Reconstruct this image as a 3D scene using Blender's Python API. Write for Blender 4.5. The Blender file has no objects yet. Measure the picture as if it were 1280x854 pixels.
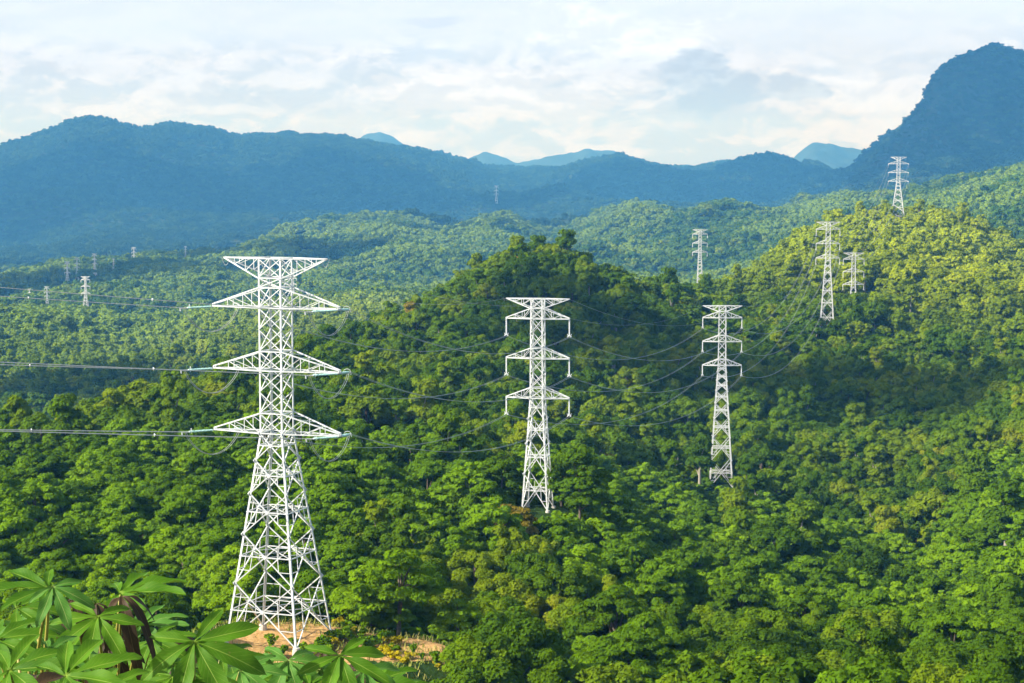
import bpy, math, random
import numpy as np
from mathutils import Vector, Matrix

random.seed(7)
RNG = np.random.default_rng(11)
sc = bpy.context.scene
COL = sc.collection
R = math.radians

# ---------------------------------------------------------------- camera geometry
F, CX, CY, HOR = 2500.0, 640.0, 427.0, 200.0
PITCH = math.atan((CY - HOR) / F)
CP, SP = math.cos(PITCH), math.sin(PITCH)

def P(px, py, D):
    """world point seen at photo pixel (1280x854) at ground distance D (camera at the origin)"""
    u = (px - CX) / F; v = (CY - py) / F
    dy = CP + v * SP
    return Vector((u / dy * D, D, (v * CP - SP) / dy * D))

def proj(x, y, z):
    d = y * CP - z * SP
    u = x / d
    v = (y * SP + z * CP) / d
    return CX + F * u, CY - F * v

def zrow(row, D):
    v = (CY - row) / F
    return (v * CP - SP) / (CP + v * SP) * D

# ---------------------------------------------------------------- numpy noise
def _h(ix, iy, seed):
    n = (ix.astype(np.int64) * 374761393 + iy.astype(np.int64) * 668265263 + seed * 1442695041) & 0xffffffff
    n = ((n ^ (n >> 13)) * 1274126177) & 0xffffffff
    return ((n ^ (n >> 16)) & 0xffff) / 65535.0

def vnoise(x, y, seed=0):
    ix = np.floor(x); iy = np.floor(y)
    fx = x - ix; fy = y - iy
    fx = fx * fx * (3 - 2 * fx); fy = fy * fy * (3 - 2 * fy)
    a = _h(ix, iy, seed); b = _h(ix + 1, iy, seed); c = _h(ix, iy + 1, seed); d = _h(ix + 1, iy + 1, seed)
    return (a * (1 - fx) + b * fx) * (1 - fy) + (c * (1 - fx) + d * fx) * fy

def fbm(x, y, seed=0, octv=4):
    s = 0; a = 1; t = 0
    for k in range(octv):
        s = s + a * (vnoise(x, y, seed + k) - 0.5) * 2; t += a; a *= 0.5; x = x * 2.03 + 17; y = y * 2.03 - 9
    return s / t

def ridged(x, y, seed=0, octv=4):
    s = 0; a = 1; t = 0
    for k in range(octv):
        s = s + a * (1 - np.abs(vnoise(x, y, seed + k) * 2 - 1) * 2); t += a; a *= 0.5; x = x * 2.1 + 7; y = y * 2.1 - 3
    return s / t

# ---------------------------------------------------------------- terrain layers
# each layer: list of (px, distance, row) or (px, distance, ('z', height)); tree height subtracted from rows
LAY = [
 (0, [(-400, 150, ('z', -58)), (1700, 150, ('z', -58))]),
 (9, [(-400, 235, 862), (0, 235, 852), (200, 240, 850), (420, 240, 850), (640, 238, 868), (900, 235, 866), (1280, 235, 850), (1700, 235, 850)]),
 (9, [(-400, 400, 620), (0, 400, 622), (230, 400, 610), (430, 400, 612), (590, 400, 630), (673, 400, 632), (740, 410, 650), (820, 430, 680), (900, 430, 705), (1000, 420, 720),
      (1100, 420, 740), (1150, 420, 750), (1200, 420, 725), (1280, 420, 690), (1700, 420, 640)]),
 (9, [(-400, 470, 585), (0, 470, 582), (230, 540, 540), (430, 570, 520), (600, 640, 520), (673, 680, 520), (780, 670, 560), (900, 667, 598), (1000, 650, 600),
      (1100, 640, 630), (1150, 640, 632), (1220, 620, 610), (1280, 600, 585), (1700, 600, 540)]),
 (10, [(-400, 505, 565), (0, 505, 563), (230, 630, 500), (430, 760, 458), (520, 850, 430), (600, 860, 412), (673, 860, 415), (780, 870, 440), (900, 900, 465), (1000, 960, 450),
      (1100, 1000, 440), (1200, 1000, 455), (1280, 1000, 440), (1700, 1000, 420)]),
 (11, [(-400, 560, 562), (0, 540, 549), (60, 545, 543), (100, 560, 528), (160, 620, 512), (230, 680, 488), (330, 760, 465), (400, 810, 445), (440, 850, 432), (490, 910, 412), (520, 950, 396), (540, 960, 388), (560, 980, 372),
      (600, 1000, 345), (625, 1010, 332), (650, 1020, 325), (700, 1030, 321), (725, 1030, 328), (745, 1030, 342), (780, 1040, 356), (850, 1150, 364), (900, 1300, 362), (940, 1450, 345), (1000, 1650, 300),
      (1030, 1700, 284), (1060, 1750, 275), (1085, 1780, 270), (1120, 1800, 269), (1180, 1790, 269), (1205, 1770, 273), (1230, 1750, 284), (1280, 1700, 316), (1400, 1650, 370), (1700, 1600, 420)]),
 (12, [(-400, 900, ('z', -160)), (230, 1000, ('z', -160)), (430, 1200, ('z', -160)), (600, 1400, ('z', -160)), (780, 1450, ('z', -160)), (900, 1650, ('z', -160)),
      (1000, 2050, ('z', -150)), (1280, 2150, ('z', -130)), (1700, 2100, ('z', -150))]),
 (12, [(-400, 1300, 510), (0, 1300, 505), (230, 1350, 475), (330, 1450, 445), (430, 1600, 420), (520, 1700, 410), (600, 1900, 425), (700, 1900, 425), (900, 2100, 400), (1000, 2250, 350), (1280, 2400, 335), (1700, 2400, 340)]),
 (12, [(-400, 2000, 404), (0, 2000, 412), (60, 2000, 412), (120, 2050, 424), (180, 2100, 428), (220, 2130, 412), (260, 2180, 396), (300, 2200, 390), (360, 2200, 386), (430, 2200, 382), (480, 2200, 376),
      (520, 2200, 386), (560, 2220, 396), (600, 2300, 400), (900, 2500, 372), (1000, 2600, 332), (1280, 2550, 312), (1700, 2550, 330)]),
 (12, [(-400, 2500, 388), (0, 2460, 387), (120, 2500, 386), (230, 2700, 382), (300, 2800, 385), (430, 2900, 365), (520, 2900, 362), (600, 2900, 365), (700, 3000, 350), (850, 3000, 340), (950, 2900, 325), (1050, 2800, 300),
      (1150, 2600, 285), (1200, 2500, 280), (1280, 2350, 272), (1700, 2300, 260)]),
 (13, [(-400, 3200, 352), (0, 3200, 348), (40, 3150, 341), (80, 3100, 334), (130, 3200, 337), (180, 3200, 325), (240, 3300, 329), (290, 3450, 318), (330, 3600, 310), (380, 3700, 300), (420, 3800, 291), (480, 4000, 275), (520, 4000, 284), (560, 4000, 289),
      (600, 4000, 276), (620, 4000, 272), (650, 4000, 284), (690, 4000, 300), (720, 4050, 292), (760, 4100, 276), (800, 4200, 262), (850, 4200, 268), (880, 4100, 260), (920, 4000, 263), (960, 3900, 270), (1000, 3800, 262),
      (1040, 3600, 252), (1100, 3400, 246), (1160, 3200, 241), (1200, 3100, 238), (1240, 3000, 225), (1280, 2900, 211), (1400, 2800, 190), (1700, 2800, 180)]),
 (13, [(-400, 4300, 350), (0, 4300, 345), (230, 4400, 335), (480, 5000, 292), (760, 5000, 292), (1000, 4600, 272), (1150, 4200, 262), (1280, 3900, 250), (1700, 3700, 250)]),
 (13, [(-400, 5500, 300), (0, 5500, 298), (200, 5500, 290), (400, 5600, 275), (520, 6000, 268), (620, 6000, 258), (760, 6200, 255), (900, 6200, 250), (1000, 5300, 245), (1060, 4900, 232), (1150, 4750, 205), (1280, 4700, 190), (1700, 4600, 230)]),
 (13, [(-400, 7600, 205), (-100, 7500, 188), (0, 7500, 179), (30, 7500, 172), (60, 7500, 162), (90, 7500, 150), (112, 7500, 146), (130, 7500, 148), (150, 7500, 152), (175, 7550, 160), (190, 7550, 157), (215, 7600, 154), (240, 7600, 157), (270, 7600, 167), (300, 7600, 176),
      (340, 7700, 173), (370, 7700, 175), (410, 7700, 172), (430, 7700, 176), (470, 7800, 183), (510, 7800, 187), (550, 7900, 194), (590, 8000, 205), (610, 8100, 212), (640, 8200, 214), (680, 8300, 214), (700, 8400, 210), (730, 8500, 204), (750, 8500, 200),
      (775, 8500, 200), (800, 8500, 204), (830, 8500, 210), (855, 8500, 213), (880, 8500, 211), (900, 8500, 208), (930, 8400, 206), (955, 8300, 200), (980, 8100, 204), (1010, 7700, 209), (1040, 7000, 213), (1060, 6300, 209), (1075, 6000, 200), (1090, 5800, 185),
      (1110, 5600, 171), (1130, 5500, 156), (1145, 5500, 140), (1155, 5500, 125), (1161, 5500, 106), (1167, 5500, 95), (1175, 5500, 86), (1186, 5500, 79), (1203, 5500, 71), (1222, 5500, 65), (1240, 5500, 61), (1260, 5500, 63), (1280, 5500, 67), (1350, 5500, 85), (1450, 5500, 130), (1700, 5600, 180)]),
 (0, [(-400, 9900, ('z', -150)), (1700, 9900, ('z', -150))]),
 (0, [(-400, 11160, 230), (420, 11160, 225), (435, 11160, 183), (450, 11160, 175), (462, 11160, 170), (478, 11160, 166), (495, 11160, 171), (510, 11160, 184), (530, 11470, 205), (575, 11780, 208), (592, 11780, 197), (610, 11780, 194), (628, 11780, 197), (645, 11780, 206),
      (665, 11160, 206), (690, 11160, 198), (705, 11160, 191), (718, 11160, 193), (735, 11160, 188), (752, 11160, 190), (768, 11160, 196), (785, 11160, 208), (900, 10540, 216), (975, 11310, 212), (990, 10920, 202), (1005, 10920, 188), (1018, 10920, 180),
      (1040, 10920, 184), (1062, 10920, 188), (1085, 10920, 190), (1120, 10920, 195), (1200, 10920, 200), (1700, 11700, 220)]),
 (0, [(-400, 13500, ('z', -150)), (1700, 13500, ('z', -150))]),
]
NPX = np.arange(-400, 1701, 4.0)
def _smooth(a, sig):
    k = np.arange(-int(3 * sig) - 1, int(3 * sig) + 2)
    w = np.exp(-0.5 * (k / sig) ** 2); w /= w.sum()
    return np.convolve(np.pad(a, len(k) // 2, mode='edge'), w, mode='valid')
LD, LZ = [], []
for li, (th, pts) in enumerate(LAY):
    D = np.interp(NPX, [p[0] for p in pts], [p[1] for p in pts]) * {9: 1.1, 10: 1.25, 11: 1.35, 12: 1.45, 13: 1.45, 14: 1.55, 15: 1.75, 16: 1.8}.get(li, 1.0)
    if isinstance(pts[0][2], tuple):
        z = np.interp(NPX, [p[0] for p in pts], [p[2][1] for p in pts])
    else:
        row = np.interp(NPX, [p[0] for p in pts], [p[2] for p in pts])
        fine = li in (13, 15)
        row = _smooth(row, 1.0 if fine else 3.0)
        if li == 13: row = row + 3.0 * fbm(NPX / 26, NPX * 0, 41, 4) + 2.5 * np.clip((NPX - 1060) / 60, 0, 1) * fbm(NPX / 17, NPX * 0 + 3, 47, 3)
        if li == 15: row = row + 5.5 * fbm(NPX / 22, NPX * 0 + 5, 43, 4)
        D = _smooth(D, 6)
        z = zrow(row, D) - th
    LD.append(D); LZ.append(z)
LD = np.array(LD); LZ = np.array(LZ)
# monotone cubic slopes (Fritsch-Carlson) along distance
_dx = np.diff(LD, axis=0); _sl = np.diff(LZ, axis=0) / _dx
_m = np.zeros_like(LZ)
_p = _sl[:-1] * _sl[1:]
_m[1:-1] = np.where(_p > 0, 2 * _p / (_sl[:-1] + _sl[1:] + 1e-12 * np.sign(_sl[:-1] + _sl[1:] + 1e-20)), 0)

PINS = []      # (x, y, z, flat radius, fade radius): ground levels under the pylons

def hgt(x, y):
    x = np.asarray(x, float); y = np.asarray(y, float)
    yy = np.maximum(y, 150.0)
    px = CX + F * (x / yy) * 1.003
    t = np.clip((px - NPX[0]) / 4.0, 0, len(NPX) - 1.001)
    i0 = t.astype(int); f = t - i0
    Dk = LD[:, i0] * (1 - f) + LD[:, i0 + 1] * f
    Zk = LZ[:, i0] * (1 - f) + LZ[:, i0 + 1] * f
    Mk = _m[:, i0] * (1 - f) + _m[:, i0 + 1] * f
    K = Dk.shape[0]
    seg = np.zeros(yy.shape, int)
    for k in range(1, K - 1):
        seg += (yy >= Dk[k])
    take = lambda A, s: np.take_along_axis(A, s[None], 0)[0]
    d0 = take(Dk, seg); d1 = take(Dk, seg + 1); z0 = take(Zk, seg); z1 = take(Zk, seg + 1); m0 = take(Mk, seg); m1 = take(Mk, seg + 1)
    h = d1 - d0; s = np.clip((yy - d0) / h, 0, 1)
    z = (2 * s**3 - 3 * s**2 + 1) * z0 + (s**3 - 2 * s**2 + s) * h * m0 + (-2 * s**3 + 3 * s**2) * z1 + (s**3 - s**2) * h * m1
    # relief between the crests
    w = np.ones_like(z)
    for k in (5, 8, 10, 13, 15):
        w = w * (1 - (0.9 if k < 15 else .5) * np.exp(-((yy - Dk[k]) / ((0.05 if k < 13 else .03) * Dk[k])) ** 2))
    amp = np.interp(yy, [200, 450, 900, 2000, 3200, 4600, 6500, 9000, 14000, 20000], [1.0, 3, 7, 16, 58, 70, 150, 190, 140, 100])
    L = np.interp(yy, [200, 900, 2000, 3500, 5000, 7000, 20000], [60, 110, 220, 420, 700, 900, 2000])
    LB = 60 * 2 ** np.round(np.log2(L / 60))
    far = np.clip((yy - 5800) / 1500, 0, 1)
    n = fbm(x / 70, y / 90, 3) * np.clip(1 - yy / 900, 0, 1) + fbm(x / 170, y / 260, 5) * np.clip(yy / 900, 0, 1) * np.clip((3600 - yy) / 1400, 0, 1) \
        + (.6 * fbm(x / 300, y / 420, 9, 5) + .6 * (ridged(x / 420, y / 560, 13, 4) - .3)) * np.clip((yy - 2200) / 1400, 0, 1) * (1 - far) + (ridged(x / 1100, y / 1900, 21, 6) - 0.35) * far * 0.9
    z = z + n * amp * w
    # the camera's own hilltop
    nb = np.clip((y - 14) / 120.0, 0, 1); nb = nb * nb * (3 - 2 * nb)
    hill = -2.0 - 0.02 * np.maximum(y, 0) + 0.15 * fbm(x / 4, y / 4, 31) - 0.25 * np.maximum(y - 7, 0)
    z = hill * (1 - nb) + z * nb
    for (qx, qy, qz, rf, rr) in PINS:
        d = np.sqrt((x - qx) ** 2 + (y - qy) ** 2)
        g = np.clip((d - rf) / (rr - rf), 0, 1); g = 1 - g * g * (3 - 2 * g)
        z = z * (1 - g) + qz * g
    return z

def h1(x, y):
    return float(hgt(np.array([x]), np.array([y]))[0])

# ---------------------------------------------------------------- materials
def new_mat(name):
    m = bpy.data.materials.new(name); m.use_nodes = True
    nt = m.node_tree; nt.nodes.clear()
    out = nt.nodes.new('ShaderNodeOutputMaterial')
    return m, nt, out

def N(nt, typ, **kw):
    n = nt.nodes.new(typ)
    for k, v in kw.items():
        setattr(n, k, v)
    return n

def ramp(nt, fac, stops, interp='LINEAR'):
    r = N(nt, 'ShaderNodeValToRGB'); r.color_ramp.interpolation = interp
    while len(r.color_ramp.elements) < len(stops): r.color_ramp.elements.new(0.5)
    for e, (p, c) in zip(r.color_ramp.elements, stops):
        e.position = p; e.color = (*c, 1) if len(c) == 3 else c
    if fac is not None: nt.links.new(fac, r.inputs[0])
    return r.outputs[0]

def mathn(nt, op, a, b=None, c=None, clamp=False):
    n = N(nt, 'ShaderNodeMath', operation=op); n.use_clamp = clamp
    for i, v in enumerate((a, b, c)):
        if v is None: continue
        if isinstance(v, (int, float)): n.inputs[i].default_value = v
        else: nt.links.new(v, n.inputs[i])
    return n.outputs[0]

def mixc(nt, fac, a, b, mode='MIX'):
    n = N(nt, 'ShaderNodeMix', data_type='RGBA', blend_type=mode)
    for s, v in ((n.inputs[0], fac), (n.inputs[6], a), (n.inputs[7], b)):
        if isinstance(v, (int, float)): s.default_value = v
        elif isinstance(v, tuple): s.default_value = (*v, 1)
        else: nt.links.new(v, s)
    return n.outputs[2]

def noise(nt, vec, scale, detail=4, rough=0.55, dist=0.0):
    n = N(nt, 'ShaderNodeTexNoise'); n.inputs['Scale'].default_value = scale; n.inputs['Detail'].default_value = detail
    n.inputs['Roughness'].default_value = rough; n.inputs['Distortion'].default_value = dist
    if vec is not None: nt.links.new(vec, n.inputs['Vector'])
    return n.outputs[0]

def principled(nt, out, color, rough=0.8, spec=0.3, metal=0.0):
    b = N(nt, 'ShaderNodeBsdfPrincipled')
    if isinstance(color, tuple): b.inputs['Base Color'].default_value = (*color, 1)
    else: nt.links.new(color, b.inputs['Base Color'])
    if isinstance(rough, (int, float)): b.inputs['Roughness'].default_value = rough
    else: nt.links.new(rough, b.inputs['Roughness'])
    b.inputs['Specular IOR Level'].default_value = spec; b.inputs['Metallic'].default_value = metal
    nt.links.new(b.outputs[0], out.inputs[0])
    return b

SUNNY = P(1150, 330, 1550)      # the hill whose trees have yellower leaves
def foliage_mat(name, stops, trans=0.2, leafvar=0.25, zone=True, sat=1.0):
    """leaf colour varies per tree (instance location), per clump and with the wood's species zones"""
    m, nt, out = new_mat(name)
    oi = N(nt, 'ShaderNodeObjectInfo'); geo = N(nt, 'ShaderNodeNewGeometry')
    wn = N(nt, 'ShaderNodeTexWhiteNoise', noise_dimensions='3D')
    nt.links.new(oi.outputs['Location'], wn.inputs['Vector'])
    big = noise(nt, oi.outputs['Location'], 0.012, 3)
    f = mathn(nt, 'ADD', mathn(nt, 'MULTIPLY', wn.outputs['Value'], 0.62), mathn(nt, 'MULTIPLY', big, 0.45))
    f = mathn(nt, 'SUBTRACT', f, 0.02)
    # per-clump variation
    cl = noise(nt, geo.outputs['Position'], 0.45, 2)
    f = mathn(nt, 'ADD', f, mathn(nt, 'MULTIPLY', mathn(nt, 'SUBTRACT', cl, 0.5), leafvar), clamp=True)
    stops = [(p, (q[0] * (1.32 + .16 * p), q[1] * (.95 + .35 * p), q[2] * .7)) for p, q in stops]
    c = ramp(nt, f, stops)
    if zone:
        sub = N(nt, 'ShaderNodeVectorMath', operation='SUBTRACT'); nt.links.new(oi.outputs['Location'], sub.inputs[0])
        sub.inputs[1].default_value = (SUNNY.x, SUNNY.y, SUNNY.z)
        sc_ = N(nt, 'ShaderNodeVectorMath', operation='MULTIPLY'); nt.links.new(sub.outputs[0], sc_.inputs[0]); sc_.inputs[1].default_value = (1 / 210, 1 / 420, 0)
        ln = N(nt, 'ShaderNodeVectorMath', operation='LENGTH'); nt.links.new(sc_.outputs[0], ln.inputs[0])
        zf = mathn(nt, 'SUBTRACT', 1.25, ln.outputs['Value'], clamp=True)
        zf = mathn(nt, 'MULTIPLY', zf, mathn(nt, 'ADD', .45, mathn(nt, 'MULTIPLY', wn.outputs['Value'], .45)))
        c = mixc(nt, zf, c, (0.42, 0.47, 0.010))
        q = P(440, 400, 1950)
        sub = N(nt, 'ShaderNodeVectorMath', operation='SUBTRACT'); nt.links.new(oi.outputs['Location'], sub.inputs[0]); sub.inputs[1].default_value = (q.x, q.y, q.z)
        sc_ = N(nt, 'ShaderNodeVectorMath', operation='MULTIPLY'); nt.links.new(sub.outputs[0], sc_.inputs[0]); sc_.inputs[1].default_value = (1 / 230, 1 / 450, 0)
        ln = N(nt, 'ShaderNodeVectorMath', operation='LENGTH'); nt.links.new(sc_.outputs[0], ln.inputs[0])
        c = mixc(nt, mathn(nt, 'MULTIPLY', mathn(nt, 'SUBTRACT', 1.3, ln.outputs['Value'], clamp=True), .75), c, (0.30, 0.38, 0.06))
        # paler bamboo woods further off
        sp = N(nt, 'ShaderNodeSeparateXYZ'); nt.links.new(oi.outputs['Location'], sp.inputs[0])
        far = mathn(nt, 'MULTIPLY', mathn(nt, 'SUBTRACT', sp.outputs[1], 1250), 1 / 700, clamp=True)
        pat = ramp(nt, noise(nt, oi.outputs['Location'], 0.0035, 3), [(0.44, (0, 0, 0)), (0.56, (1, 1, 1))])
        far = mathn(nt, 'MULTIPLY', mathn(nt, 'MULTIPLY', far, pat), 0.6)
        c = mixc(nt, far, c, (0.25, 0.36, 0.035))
    d = N(nt, 'ShaderNodeBsdfDiffuse'); t = N(nt, 'ShaderNodeBsdfTranslucent')
    nt.links.new(c, d.inputs[0])
    tc = mixc(nt, 0.5, c, (0.30, 0.42, 0.01))
    nt.links.new(tc, t.inputs[0])
    mx = N(nt, 'ShaderNodeMixShader'); mx.inputs[0].default_value = trans
    nt.links.new(d.outputs[0], mx.inputs[1]); nt.links.new(t.outputs[0], mx.inputs[2])
    nt.links.new(mx.outputs[0], out.inputs[0])
    return m

M = {}
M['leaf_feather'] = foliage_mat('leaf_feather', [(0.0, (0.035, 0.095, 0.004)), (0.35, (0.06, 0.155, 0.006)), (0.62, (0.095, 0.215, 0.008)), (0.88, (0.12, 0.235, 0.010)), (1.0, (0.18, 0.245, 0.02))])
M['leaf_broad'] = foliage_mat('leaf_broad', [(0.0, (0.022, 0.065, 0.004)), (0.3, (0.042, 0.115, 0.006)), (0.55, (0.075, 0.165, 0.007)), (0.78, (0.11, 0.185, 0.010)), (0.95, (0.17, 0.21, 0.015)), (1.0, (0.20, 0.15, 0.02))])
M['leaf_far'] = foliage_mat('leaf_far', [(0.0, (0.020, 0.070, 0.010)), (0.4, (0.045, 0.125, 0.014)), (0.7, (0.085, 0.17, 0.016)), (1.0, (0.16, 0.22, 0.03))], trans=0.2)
M['leaf_mountain_shade'] = foliage_mat('leaf_mountain_shade', [(0.0, (0.008, 0.026, 0.006)), (0.5, (0.018, 0.05, 0.010)), (0.8, (0.035, 0.08, 0.015)), (1.0, (0.06, 0.11, 0.02))], trans=0.1, zone=False)  # darkened leaves: the shade on the mountains is put into their colour
M['leaf_olive'] = foliage_mat('leaf_olive', [(0.0, (0.11, 0.12, 0.02)), (1.0, (0.19, 0.17, 0.03))], zone=False)
M['leaf_red'] = foliage_mat('leaf_red', [(0.0, (0.06, 0.12, 0.01)), (0.5, (0.17, 0.14, 0.015)), (1.0, (0.28, 0.10, 0.02))], zone=False, leafvar=1.4)
M['leaf_gold'] = foliage_mat('leaf_gold', [(0.0, (0.17, 0.22, 0.01)), (1.0, (0.34, 0.30, 0.02))], zone=False, leafvar=0.8)

def bark_mat(name, c1, c2):
    m, nt, out = new_mat(name)
    tc = N(nt, 'ShaderNodeTexCoord')
    n = noise(nt, tc.outputs['Object'], 3.0, 6, 0.7)
    principled(nt, out, ramp(nt, n, [(0.3, c1), (0.7, c2)]), 0.9, 0.2)
    return m
M['bark'] = bark_mat('bark', (0.06, 0.045, 0.03), (0.22, 0.18, 0.12))
M['bark_pale'] = bark_mat('bark_pale', (0.22, 0.19, 0.14), (0.45, 0.42, 0.34))

def metal_mat():
    m, nt, out = new_mat('galvanised_steel')
    tc = N(nt, 'ShaderNodeTexCoord')
    n = noise(nt, tc.outputs['Object'], 0.8, 6, 0.65); n2 = noise(nt, tc.outputs['Object'], 9, 3)
    c = ramp(nt, n, [(0.3, (0.60, 0.62, 0.60)), (0.7, (0.80, 0.81, 0.78))])
    c = mixc(nt, ramp(nt, n2, [(0.62, (0, 0, 0)), (0.8, (0.5, 0.5, 0.5))]), c, (0.45, 0.40, 0.34))
    principled(nt, out, c, 0.55, 0.4, 0.15)
    return m
M['steel'] = metal_mat()
def simple(name, col, rough=0.7, spec=0.3, metal=0.0, nscale=5.0, var=0.15):
    m, nt, out = new_mat(name)
    tc = N(nt, 'ShaderNodeTexCoord')
    n = noise(nt, tc.outputs['Object'], nscale, 4)
    lo = tuple(c * (1 - var) for c in col); hi = tuple(min(1, c * (1 + var)) for c in col)
    principled(nt, out, ramp(nt, n, [(0.3, lo), (0.7, hi)]), rough, spec, metal)
    return m
M['teal_glass'] = simple('teal_glass', (0.38, 0.62, 0.56), 0.15, 0.6)
M['white_ceramic'] = simple('white_ceramic', (0.78, 0.80, 0.78), 0.35, 0.5)
M['cable'] = simple('cable', (0.42, 0.44, 0.42), 0.5, 0.4, 0.3)
M['concrete'] = simple('concrete', (0.55, 0.52, 0.46), 0.9, 0.2)
M['white_ball'] = simple('white_ball', (0.85, 0.85, 0.85), 0.5, 0.4)
M['rust_plate'] = simple('rust_plate', (0.35, 0.13, 0.08), 0.8, 0.2)

def ground_mat():
    m, nt, out = new_mat('forest_floor')
    geo = N(nt, 'ShaderNodeNewGeometry')
    n = noise(nt, geo.outputs['Position'], 0.25, 6, 0.6)
    n2 = noise(nt, geo.outputs['Position'], 1.7, 5, 0.65)
    green = ramp(nt, n, [(0.3, (0.012, 0.030, 0.004)), (0.6, (0.035, 0.075, 0.010)), (0.8, (0.07, 0.08, 0.02))])
    soil = ramp(nt, n2, [(0.3, (0.36, 0.20, 0.08)), (0.5, (0.58, 0.34, 0.12)), (0.75, (0.68, 0.47, 0.21))])
    at = N(nt, 'ShaderNodeAttribute', attribute_name='bare'); 
    f = mathn(nt, 'ADD', at.outputs['Fac'], mathn(nt, 'MULTIPLY', mathn(nt, 'SUBTRACT', n2, 0.5), 0.7))
    f = ramp(nt, f, [(0.42, (0, 0, 0)), (0.58, (1, 1, 1))])
    # far slopes: closed canopy seen as ground colour
    sp = N(nt, 'ShaderNodeSeparateXYZ'); nt.links.new(geo.outputs['Position'], sp.inputs[0])
    farf = mathn(nt, 'MULTIPLY', mathn(nt, 'SUBTRACT', sp.outputs[1], 4800), 1 / 1500, clamp=True)
    nf = noise(nt, geo.outputs['Position'], 0.012, 8, 0.7)
    fc = ramp(nt, nf, [(0.3, (0.018, 0.035, 0.015)), (0.55, (0.03, 0.05, 0.022)), (0.75, (0.05, 0.065, 0.035))])
    green = mixc(nt, farf, green, fc)
    c = mixc(nt, f, green, soil)
    b = principled(nt, out, c, 0.95, 0.1)
    bp = N(nt, 'ShaderNodeBump'); bp.inputs['Strength'].default_value = 0.6; bp.inputs['Distance'].default_value = 0.4
    nt.links.new(n2, bp.inputs['Height']); nt.links.new(bp.outputs[0], b.inputs['Normal'])
    return m
M['ground'] = ground_mat()

# ---------------------------------------------------------------- mesh helpers
class MB:
    def __init__(s): s.v = []; s.f = []; s.m = []; s.uv = []
    def add(s, verts, faces, mi=0):
        b = len(s.v); s.v.extend([tuple(v) for v in verts]); s.f.extend([tuple(b + i for i in f) for f in faces]); s.m.extend([mi] * len(faces))
    def bar(s, a, b, w, w2=None, mi=0):
        a = Vector(a); b = Vector(b); d = (b - a)
        if d.length < 1e-6: return
        d.normalize(); up = Vector((0, 0, 1)) if abs(d.z) < 0.9 else Vector((1, 0, 0))
        x = d.cross(up).normalized(); y = x.cross(d); w2 = w2 if w2 is not None else w; h = w / 2; g = w2 / 2
        vs = [a + x * i * h + y * j * h for i, j in ((-1, -1), (1, -1), (1, 1), (-1, 1))] + [b + x * i * g + y * j * g for i, j in ((-1, -1), (1, -1), (1, 1), (-1, 1))]
        s.add(vs, [(0, 1, 5, 4), (1, 2, 6, 5), (2, 3, 7, 6), (3, 0, 4, 7), (3, 2, 1, 0), (4, 5, 6, 7)], mi)
    def angle(s, a, b, w, xd, yd):
        """steel L section running a to b; flanges along xd and yd"""
        a = Vector(a); b = Vector(b); x = Vector(xd).normalized(); y = Vector(yd).normalized(); t = w * 0.16
        pr = [(0, 0), (w, 0), (w, t), (t, t), (t, w), (0, w)]
        vs = [a + x * p + y * q for p, q in pr] + [b + x * p + y * q for p, q in pr]
        s.add(vs, [(i, (i + 1) % 6, (i + 1) % 6 + 6, i + 6) for i in range(6)] + [(5, 4, 3, 2, 1, 0), (6, 7, 8, 9, 10, 11)])
    def tube(s, pts, rad, n=6, mi=0, caps=True):
        pts = [Vector(p) for p in pts]; b = len(s.v)
        if not hasattr(rad, '__len__'): rad = [rad] * len(pts)
        for i, p in enumerate(pts):
            d = (pts[min(i + 1, len(pts) - 1)] - pts[max(i - 1, 0)]).normalized()
            up = Vector((0, 0, 1)) if abs(d.z) < 0.95 else Vector((1, 0, 0))
            x = d.cross(up).normalized(); y = x.cross(d)
            for k in range(n):
                a = 2 * math.pi * k / n
                s.v.append(tuple(p + (x * math.cos(a) + y * math.sin(a)) * rad[i]))
        for i in range(len(pts) - 1):
            for k in range(n):
                s.f.append((b + i * n + k, b + i * n + (k + 1) % n, b + (i + 1) * n + (k + 1) % n, b + (i + 1) * n + k)); s.m.append(mi)
        if caps:
            s.f.append(tuple(b + k for k in range(n))); s.m.append(mi)
            s.f.append(tuple(b + (len(pts) - 1) * n + k for k in range(n))); s.m.append(mi)
    def mesh(s, name, mats, smooth=False):
        me = bpy.data.meshes.new(name); me.from_pydata(s.v, [], s.f)
        for mm in (mats if isinstance(mats, (list, tuple)) else [mats]): me.materials.append(mm)
        if any(s.m): me.polygons.foreach_set('material_index', s.m)
        if smooth: me.polygons.foreach_set('use_smooth', [True] * len(s.f))
        me.update(); return me
    def build(s, name, mats, parent=None, smooth=False):
        return link(name, s.mesh(name, mats, smooth), parent)

def link(name, data, parent=None):
    o = bpy.data.objects.new(name, data); COL.objects.link(o)
    if parent is not None: o.parent = parent
    return o

def empty(name, loc, rz=0.0):
    o = bpy.data.objects.new(name, None); o.empty_display_size = 0.5; COL.objects.link(o)
    o.location = loc; o.rotation_euler.z = rz; return o

def tag(o, label=None, cat=None, group=None, kind=None):
    if label: o['label'] = label
    if cat: o['category'] = cat
    if group: o['group'] = group
    if kind: o['kind'] = kind
    return o

def children(o): return [c for c in list(bpy.data.objects) if c.parent is o]
def copy_tree(kids, root_src):
    """kids: dict object -> list of children (cached)"""
    def rec(o, parent):
        c = o.copy(); COL.objects.link(c); c.parent = parent
        for k in kids.get(o.name, []): rec(k, c)
        return c
    return rec(root_src, None)
def kid_map(o):
    d = {}
    def rec(q):
        d[q.name] = list(q.children)
        for c in q.children: rec(c)
    rec(o); return d

# ================================================================= PYLONS
def lerp(a, b, t): return a + (b - a) * t

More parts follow.
